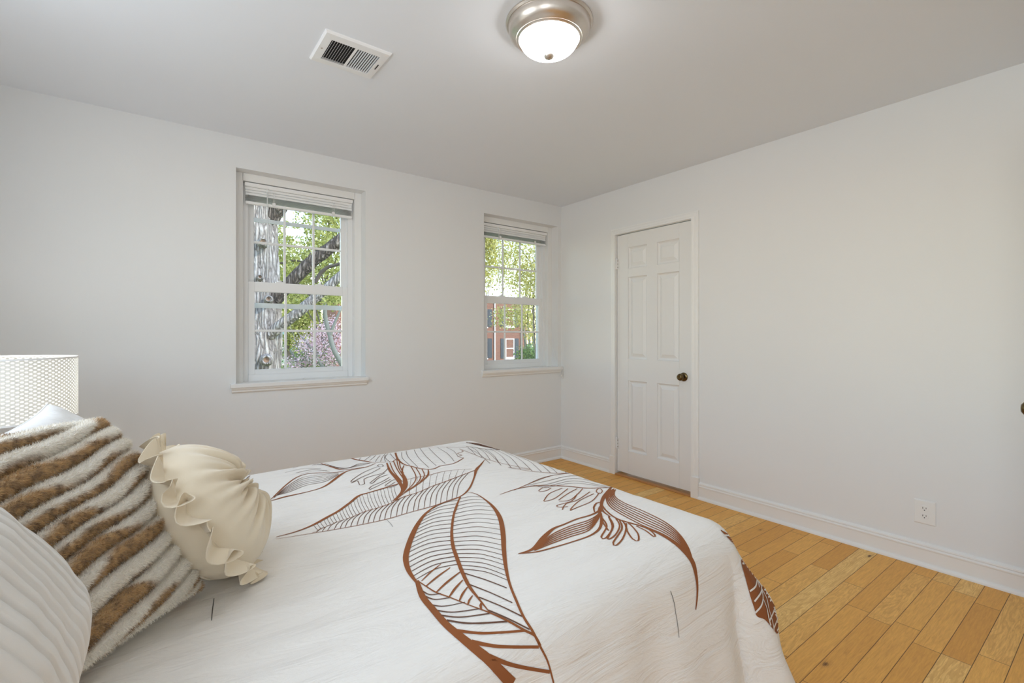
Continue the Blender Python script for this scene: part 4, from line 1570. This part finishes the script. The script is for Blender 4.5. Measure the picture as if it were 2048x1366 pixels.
def leaf_mesh(name, parent, blobs, n, size, mat, seed, per=1, zsq=1.0, hollow=0.25):
    """n small leaves scattered through ellipsoids (centre, radii, weight)"""
    r = np.random.default_rng(seed)
    wts = np.array([b[2] for b in blobs], float)
    pick = r.choice(len(blobs), n, p=wts/wts.sum())
    d = r.normal(size=(n, 3))
    d /= np.linalg.norm(d, axis=1)[:, None]
    rad = (hollow+(1-hollow)*r.random(n)**0.6)
    ce = np.array([tuple(b[0]) for b in blobs])[pick]
    ra = np.array([tuple(b[1]) for b in blobs])[pick]
    p = ce+d*rad[:, None]*ra
    # leaves gather in little sprays
    p += r.normal(size=(n, 3))*size*1.2
    a = r.normal(size=(n, 3))
    a /= np.linalg.norm(a, axis=1)[:, None]
    b = np.cross(a, r.normal(size=(n, 3)))
    b /= np.linalg.norm(b, axis=1)[:, None]
    nn = np.cross(a, b)
    s = size*(0.6+0.8*r.random(n))[:, None]
    V = np.stack([p-a*s*0.6, p+b*s*0.34+nn*s*0.10, p+a*s*0.6, p-b*s*0.34+nn*s*0.10], 1).reshape(-1, 3)
    off = np.zeros(3)
    if parent is not None:
        off = np.array(parent.location)
    me = bpy.data.meshes.new(name)
    me.vertices.add(4*n)
    me.loops.add(4*n)
    me.polygons.add(n)
    me.vertices.foreach_set('co', (V-off).ravel())
    me.loops.foreach_set('vertex_index', np.arange(4*n))
    me.polygons.foreach_set('loop_start', np.arange(n)*4)
    me.update(calc_edges=True)
    at_ = me.attributes.new('leaf', 'FLOAT', 'POINT')
    at_.data.foreach_set('value', np.repeat(np.clip(r.beta(2, 2, n), 0, 1), 4))
    me.materials.append(mat)
    ob = bpy.data.objects.new(name, me)
    COL.objects.link(ob)
    ob.parent = parent
    ob['kind'] = 'stuff'
    return ob


def limb(m, pts, r0, r1, wob=0.0, n=12, seed=0):
    rr = random.Random(seed)
    S_ = []
    P = [tuple(p) for p in pts]
    q = [(x, y, z) for x, y, z in P]
    # smooth in space
    out = []
    for i in range(len(q)-1):
        p0, p1, p2, p3 = q[max(i-1, 0)], q[i], q[i+1], q[min(i+2, len(q)-1)]
        for k_ in range(6+(1 if i == len(q)-2 else 0)):
            f = k_/6
            out.append(Vector([0.5*((2*p1[j])+(-p0[j]+p2[j])*f+(2*p0[j]-5*p1[j]+4*p2[j]-p3[j])*f*f+(-p0[j]+3*p1[j]-3*p2[j]+p3[j])*f**3) for j in range(3)]))
    L = len(out)
    m.tube(out, [(r0+(r1-r0)*i/(L-1))*(1+wob*rr.uniform(-1, 1)) for i in range(L)], n)
    return m


# the oak by the window
OD = 7.0
base = at(505, 735, OD)
oak = thing('oak_tree', 'big oak with pale furrowed trunk close outside the window', 'tree', (base.x, base.y, GZ))
NTR, NZ = 72, 150
P = []
for j in range(NZ+1):
    f = j/NZ
    z = GZ+f*7.2
    py = HY-(z-HC)*F/OD
    # centre line leans a little, flares below
    cx = at(503+4*math.sin(z*0.9)+(-2 if z > 2 else 0)*(z-2), 600, OD)
    r0 = 0.34+0.05*math.exp(-(z-GZ)/0.8)+(0.03*math.exp(-((z-0.9)/0.6)**2))-0.012*max(0, z-1.5)
    row = []
    for k_ in range(NTR):
        a = 2*PI*k_/NTR
        q = Vector((math.cos(a), math.sin(a), 0))
        nz_ = noise.noise(Vector((q.x*4.2, q.y*4.2, z*0.9)))*0.035+abs(noise.noise(Vector((q.x*9, q.y*9, z*1.6+5))))*0.045+noise.noise(Vector((q.x*20, q.y*20, z*5)))*0.012
        row.append(Vector((cx.x, cx.y, z))+q*(r0+nz_))
    P.append(row)
m = MB().grid(P, closed_v=True)
trunk = m.build('trunk', M['bark'], oak, smooth=True)


def branch(px_pts, r0, r1, mat, seed, wob=0.06):
    m = MB()
    limb(m, [at(*p) for p in px_pts], r0, r1, wob, 14, seed)
    return m.build('branch', mat, oak, smooth=True)


branch([(515, 640, 7.0), (552, 598, 6.95), (580, 566, 6.95), (620, 527, 7.0), (660, 496, 7.05), (700, 465, 7.1), (760, 420, 7.3)], 0.098, 0.085, M['bark_limb'], 1)
branch([(520, 690, 6.9), (556, 655, 6.85), (590, 630, 6.85), (625, 600, 6.9), (655, 575, 6.95), (690, 543, 7.0), (740, 500, 7.2)], 0.082, 0.06, M['bark'], 2)
branch([(518, 470, 7.0), (540, 438, 7.0), (565, 405, 7.0), (590, 370, 7.05), (630, 310, 7.1)], 0.13, 0.09, M['bark_limb'], 3)
branch([(580, 566, 7.1), (600, 575, 7.2), (625, 590, 7.4), (640, 600, 7.6)], 0.05, 0.03, M['bark_dark'], 4)
branch([(630, 566, 8.2), (640, 548, 8.2), (655, 535, 8.2), (672, 530, 8.2), (690, 524, 8.2)], 0.035, 0.025, M['bark_dark'], 5)
branch([(545, 528, 8.4), (565, 526, 8.4), (590, 521, 8.4), (610, 523, 8.4), (622, 505, 8.4)], 0.022, 0.012, M['bark_dark'], 6)
# stubs of sawn limbs
for px, py, rad in ((526, 484, 0.044), (520, 554, 0.028), (537, 598, 0.036), (533, 720, 0.052)):
    c = at(px, py, OD-0.36)
    nrm = (Vector((0, 0, HC))-c)
    nrm.z = 0.12 if py < 600 else 0.3
    nrm = nrm.normalized()
    m = MB().lathe([(rad*1.75, -0.10), (rad*1.45, -0.035), (rad*1.25, 0.012), (rad*1.02, 0.030), (rad*0.80, 0.022), (rad*0.68, 0.006)], c, 26, axis=nrm)
    st = m.build('branch_stub', M['bark'], oak, smooth=True)
    MB().lathe([(rad*0.72, 0.008), (rad*0.5, 0.004), (rad*0.25, -0.004), (0, -0.012)], c, 20, axis=nrm).build('cut_face', M['heartwood'], st, smooth=True)

leaf_mesh('foliage', oak, [(at(640, 450, 8.6), (0.55, 0.5, 0.5), 2), (at(585, 520, 8.5), (0.35, 0.4, 0.35), 1.4), (at(660, 540, 8.8), (0.35, 0.4, 0.3), 1.2), (at(590, 590, 8.6), (0.3, 0.3, 0.2), 1.0), (at(665, 600, 8.8), (0.25, 0.3, 0.15), 0.8), (at(560, 500, 8.6), (0.25, 0.3, 0.5), 1)], 2600, 0.05, M['leaf'], 5)


def tree(name, label, px, py, d, blobs, n, size, mat, trunk_r, seed, tmat='bark_dark', twigs=10, group='trees beyond the window'):
    b = at(px, py, d)
    tr = thing(name, label, 'tree', (b.x, b.y, GZ), group=group)
    m = MB()
    top = max(q[0].z for q in blobs)
    limb(m, [(b.x, b.y, GZ), (b.x+0.1, b.y, GZ*0.3), (b.x-0.05, b.y+0.1, (top+GZ)/2), (b.x+0.1, b.y, top)], trunk_r, trunk_r*0.35, 0.05, 10, seed)
    m.build('trunk', M[tmat], tr, smooth=True)
    rr = random.Random(seed)
    for k_ in range(twigs):
        q = rr.choice(blobs)
        tip = q[0]+Vector((rr.uniform(-.8, .8)*q[1][0], rr.uniform(-.8, .8)*q[1][1], rr.uniform(-0.5, .9)*q[1][2]))
        z0 = GZ+(tip.z-GZ)*rr.uniform(0.4, 0.75)
        st = Vector((b.x, b.y, z0))
        md = (st+tip)/2+Vector((0, 0, rr.uniform(-0.1, 0.35)))
        m = MB()
        limb(m, [st, md, tip], trunk_r*0.3, trunk_r*0.08, 0.05, 7, seed+k_)
        m.build('branch', M[tmat], tr, smooth=True)
    leaf_mesh('foliage', tr, blobs, n, size, mat, seed)
    return tr


def bl(px, py, d, rx, rz, w):
    return (at(px, py, d), (rx, rx, rz), w)


tree('maple_tree', 'yellow-green leafy tree seen behind the oak branches', 655, 640, 15,
     [bl(670, 430, 15, 0.9, 0.7, 3), bl(650, 500, 15, 0.8, 0.8, 3), bl(605, 540, 15, 0.7, 0.6, 2), bl(700, 560, 15, 0.7, 0.6, 1.5), bl(590, 600, 15.5, 0.55, 0.35, 2), bl(720, 420, 16, 1.2, 1.2, 2)], 9000, 0.085, M['leaf'], 0.12, 21, twigs=9)
tree('maple_tree', 'green leafy tree low behind the oak trunk edge', 575, 690, 22,
     [bl(570, 560, 22, 1.0, 0.9, 2), bl(600, 640, 22, 1.0, 0.7, 2.5), bl(560, 480, 22, 0.7, 0.9, 1), bl(590, 675, 22, 0.6, 0.5, 1), bl(640, 590, 22, 1.2, 0.5, 2), bl(540, 600, 22, 1.0, 1.2, 1.5)], 8000, 0.12, M['leaf'], 0.14, 22, twigs=7)
tree('maple_tree', 'hazy pale-leaved tree against the sky above the brick house', 1070, 620, 30,
     [bl(1030, 470, 30, 2.1, 2.2, 3), bl(1020, 540, 30, 1.6, 1.4, 2), bl(1062, 560, 30, 1.1, 1.2, 1.6), bl(1060, 480, 30, 1.8, 2.0, 1.6)], 6500, 0.13, M['leaf_gold'], 0.07, 23, twigs=9)
tree('maple_tree', 'golden bushy tree in the corner window beside the frame', 962, 640, 20,
     [bl(975, 505, 20, 0.55, 1.0, 3), bl(972, 470, 20, 0.5, 0.7, 2), bl(960, 560, 20, 0.6, 0.6, 1), bl(945, 520, 20, 0.8, 1.2, 1)], 3600, 0.10, M['leaf_gold'], 0.10, 24, twigs=6)
tree('maple_tree', 'loose-leaved tree screening the upper windows of the brick house', 1055, 700, 36,
     [bl(1052, 625, 36, 1.1, 1.2, 3), bl(1020, 640, 36, 1.5, 0.7, 2), bl(1005, 625, 36, 0.8, 0.5, 1), bl(1062, 660, 36, 0.6, 1.2, 1.4), bl(1045, 600, 36, 1.4, 0.5, 1.4)], 2600, 0.14, M['leaf_gold'], 0.06, 25, twigs=4)

# pink magnolia
mg = at(672, 760, 11.5)
mag = thing('magnolia_tree', 'magnolia in pink blossom with lichen-grey stems', 'tree', (mg.x, mg.y, GZ))
for i, (pts, r0, r1) in enumerate(((((720, 830, 11.3), (700, 770, 11.3), (684, 730, 11.3), (668, 700, 11.3), (660, 672, 11.35), (652, 640, 11.4), (648, 600, 11.4), (640, 570, 11.5)), 0.066, 0.036),
                                    (((700, 800, 11.6), (650, 740, 11.7), (625, 700, 11.8), (600, 670, 11.8)), 0.06, 0.02),
                                    (((690, 780, 11.9), (640, 760, 12.0), (600, 730, 12.0), (580, 700, 12.0)), 0.05, 0.02),
                                    (((660, 672, 11.35), (672, 640, 11.4), (690, 600, 11.5)), 0.045, 0.02))):
    m = MB()
    limb(m, [at(*p) for p in pts], r0, r1, 0.1, 12, i)
    m.build('trunk' if i == 0 else 'branch', M['bark_grey'], mag, smooth=True)
rr = random.Random(9)
for k_ in range(16):
    a_ = at(rr.uniform(600, 690), rr.uniform(690, 770), 12)
    b_ = at(rr.uniform(575, 700), rr.uniform(635, 740), 12+rr.uniform(-.4, .4))
    m = MB()
    limb(m, [a_, (a_+b_)/2+Vector((0, 0, 0.05)), b_], 0.014, 0.005, 0.1, 6, k_)
    m.build('branch', M['bark_grey'], mag, smooth=True)
leaf_mesh('blossom', mag, [bl(655, 715, 12, 0.55, 0.30, 3), bl(625, 690, 12, 0.50, 0.32, 2.5), bl(600, 730, 12, 0.40, 0.28, 2.2), bl(680, 680, 12, 0.40, 0.45, 1.8), bl(640, 660, 12, 0.30, 0.20, 0.7), bl(640, 770, 12, 0.8, 0.35, 2), bl(665, 648, 12, 0.2, 0.25, 0.5)], 5200, 0.040, M['petal'], 31, hollow=0.1)
leaf_mesh('leaves', mag, [bl(650, 720, 12.1, 0.6, 0.4, 3), bl(600, 730, 12.1, 0.5, 0.35, 2)], 500, 0.05, M['leaf_deep'], 32)

# white-flowering shrub low beside the oak trunk
sp = at(560, 742, 19)
sh = thing('shrub', 'white flowering shrub beneath the plank fence', 'shrub', (sp.x, sp.y, GZ))
leaf_mesh('leaves', sh, [bl(558, 740, 19, 0.45, 0.30, 1), bl(575, 745, 19, 0.4, 0.3, 0.7), (Vector((sp.x, sp.y, GZ+0.7)), (0.6, 0.6, 0.7), 1)], 1500, 0.07, M['leaf_deep'], 41, hollow=0)
leaf_mesh('blossom', sh, [bl(555, 729, 18.8, 0.10, 0.09, 2), bl(566, 724, 18.8, 0.08, 0.10, 1.4)], 420, 0.05, M['white_petal'], 42, hollow=0)

# hedge below the gap between the tree and the magnolia
yb = at(595, 700, 26)
hb = thing('shrub', 'dark green bushes behind the magnolia', 'shrub', (yb.x, yb.y, GZ))
leaf_mesh('leaves', hb, [bl(590, 690, 26, 0.8, 0.9, 2), bl(604, 650, 26, 0.6, 0.7, 1), bl(620, 720, 26, 1.2, 0.9, 2)], 2600, 0.11, M['leaf_deep'], 43)


# houses
def house_window(h, x0, x1, z0, z1, y, shut=(True, True), sw=0.5):
    f = MB()
    ring(f, x0, x1, z0, z1, y-0.06, y+0.05, 0.10, 0.10, 0.12, 0.10, bev=0.004)
    f.box((x0, y-0.03, (z0+z1)/2-0.04), (x1, y+0.04, (z0+z1)/2+0.04))
    f.box((x0-0.06, y-0.10, z0-0.10), (x1+0.06, y+0.05, z0))
    f = f.build('window', M['white_out'], h)
    MB().box((x0+0.05, y+0.005, z0+0.05), (x1-0.05, y+0.03, z1-0.05)).build('pane', M['pane_out'], f)
    for s_, on in zip((-1, 1), shut):
        if on:
            xa = x0-0.06-sw if s_ < 0 else x1+0.06
            m = MB()
            m.box((xa, y-0.05, z0), (xa+sw, y-0.002, z1), bev=0.01)
            for q in np.arange(z0+0.1, z1-0.1, 0.12):
                m.box((xa+0.06, y-0.058, q), (xa+sw-0.06, y-0.05, q+0.06))
            m.build('shutter', M['shutter'], h)


YH = 38.0
hb_ = thing('brick_house', 'red brick house with navy shutters seen through the corner window', 'house', (26, YH, GZ))
x_r = at_y(1052, 650, YH).x
MB().box((19, YH, GZ), (x_r, YH+9, 4.75)).build('wall', M['brick'], hb_)
m = MB().box((18.7, YH-0.25, 4.75), (x_r+0.25, YH+9.2, 5.0))
m.box((19, YH, 5.0), (x_r, YH+9, 5.12))
m.build('cornice', M['white_out'], hb_)
for px0, px1 in ((1010.3, 1028.0), (957, 974)):
    xa, xb = at_y(px0, 690, YH).x, at_y(px1, 690, YH).x
    for p0, p1 in ((677, 716.5), (618, 654)):
        za, zb_ = at_y((px0+px1)/2, p1, YH).z, at_y((px0+px1)/2, p0, YH).z
        house_window(hb_, xa, xb, za, zb_, YH)
xd = at_y(988.5, 650, YH).x
m = MB().tube([(xd, YH-0.09, 4.8), (xd, YH-0.09, GZ+0.3)], 0.07, 10)
m.build('downspout', M['white_out'], hb_, smooth=40)
for xw in (1041.5,):
    xd = at_y(xw, 650, YH).x
    MB().tube([(xd, YH-0.09, 4.8), (xd, YH-0.09, GZ+0.3)], 0.05, 8).build('downspout', M['white_out'], hb_, smooth=40)
# bare trunks at the right of that house
for i, (px, d, r_) in enumerate(((1049, 40, 0.10), (1058, 41.5, 0.14), (1066, 43, 0.13))):
    b = at(px, 720, d)
    tk = thing('bare_tree', ['slim pale trunk nearest the brick house corner', 'thickest pale bare trunk in the corner window', 'pale bare trunk against the corner window frame'][i], 'tree', (b.x, b.y, GZ))
    m = MB()
    limb(m, [(b.x, b.y, GZ), (b.x+0.1, b.y, 0), (b.x-0.1, b.y, 2.2), (b.x+0.1, b.y, 4.6), (b.x+0.3, b.y, 7.5)], r_, r_*0.4, 0.05, 10, i)
    m.build('trunk', M['bark_grey'], tk, smooth=True)
    m = MB()
    limb(m, [(b.x, b.y, 2.6), (b.x-0.5, b.y, 3.6), (b.x-1.0, b.y, 5.4)], r_*0.4, r_*0.12, 0.05, 7, i+5)
    m.build('branch', M['bark_grey'], tk, smooth=True)
q = at(1058, 720, 31)
sq = thing('shrub', 'dark shrub under the bare trunks', 'shrub', (q.x, q.y, GZ))
leaf_mesh('leaves', sq, [bl(1052, 712, 31, 0.7, 0.7, 1), bl(1064, 716, 31, 0.7, 0.8, 1)], 1100, 0.13, M['leaf_deep'], 44)

# brick house in the first window: shaded side and sunny front
c = at_y(672, 640, 32.0)
hA = thing('brick_house', 'brick house behind the pink magnolia, one side in shade', 'house', (c.x, 32.0, GZ))
MB().box((c.x, 32.0, GZ), (c.x+8, 40.2, 4.4)).build('wall', M['brick'], hA)
m = MB()
m.add([(c.x-0.3, 31.7, 4.4), (c.x+8.3, 31.7, 4.4), (c.x+8.3, 40.5, 4.4), (c.x-0.3, 40.5, 4.4), (c.x+2.5, 36.1, 5.0), (c.x+5.5, 36.1, 5.0)], [(0, 1, 2, 3), (0, 4, 5, 1), (1, 5, 2), (2, 5, 4, 3), (3, 4, 0)])
m.build('roof', M['roof'], hA)
# one window on the shaded side (a wall of constant x)
d_ = 0.0
for ya, yb_ in ((34.6, 35.5),):
    f = MB()
    f.box((c.x-0.06, ya, 1.9), (c.x+0.02, yb_, 3.1))
    f = f.build('window', M['white_out'], hA)
    MB().box((c.x-0.07, ya+0.1, 2.0), (c.x-0.055, yb_-0.1, 3.0)).build('pane', M['pane_out'], f)
    for y0, y1 in ((ya-0.5, ya-0.05), (yb_+0.05, yb_+0.5)):
        MB().box((c.x-0.05, y0, 1.9), (c.x, y1, 3.1)).build('shutter', M['shutter'], hA)

# pale blue house with a dark porch, and the fence
q = at(563, 690, 52)
hC = thing('blue_house', 'pale blue house with a dark porch beyond the oak', 'house', (q.x, q.y, GZ))
top = at(563, 655, 52).z
pz = at(563, 681, 52).z
MB().box((q.x-5, q.y, pz), (q.x+1.2, q.y+6, top)).build('wall', M['siding'], hC)
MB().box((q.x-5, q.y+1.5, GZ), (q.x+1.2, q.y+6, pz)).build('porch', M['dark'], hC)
MB().box((q.x-5.2, q.y-0.3, pz-0.08), (q.x+1.4, q.y+1.6, pz+0.10)).build('porch_roof', M['roof'], hC)
for xx in (q.x-1.0, q.x+0.1, q.x+1.1):
    MB().box((xx-0.07, q.y-0.2, GZ), (xx+0.07, q.y-0.05, pz)).build('porch_post', M['white_out'], hC)
xw = at(563.5, 668, 52).x
f = MB().box((xw-0.35, q.y-0.05, at(563, 672, 52).z), (xw+0.35, q.y, at(563, 660, 52).z)).build('window', M['white_out'], hC)
MB().box((xw-0.25, q.y-0.07, at(563, 671, 52).z), (xw+0.25, q.y-0.051, at(563, 661, 52).z)).build('pane', M['pane_out'], f)
MB().add([(q.x-5.3, q.y-0.3, top), (q.x+1.5, q.y-0.3, top), (q.x+1.5, q.y+6.3, top), (q.x-5.3, q.y+6.3, top), (q.x-3.5, q.y+3, top+1.0), (q.x-0.5, q.y+3, top+1.0)], [(0, 1, 2, 3), (0, 4, 5, 1), (1, 5, 2), (2, 5, 4, 3), (3, 4, 0)]).build('roof', M['roof'], hC)
q = at(560, 710, 42)
fz = at(560, 703, 42).z
m = MB()
rr = random.Random(4)
for k_ in range(44):
    xx = q.x-3.2+k_*0.15
    m.box((xx, q.y, GZ), (xx+0.14, q.y+0.03, fz+rr.uniform(-0.05, 0.05)))
fe = thing('plank_fence', 'weathered brown plank fence beyond the oak trunk', 'fence', (q.x, q.y, GZ))
m.build('fence_boards', M['fence'], fe)
for k_ in range(3):
    MB().box((q.x-3.2+k_*2.2, q.y+0.03, GZ), (q.x-3.1+k_*2.2, q.y+0.13, fz)).build('fence_post', M['fence'], fe)
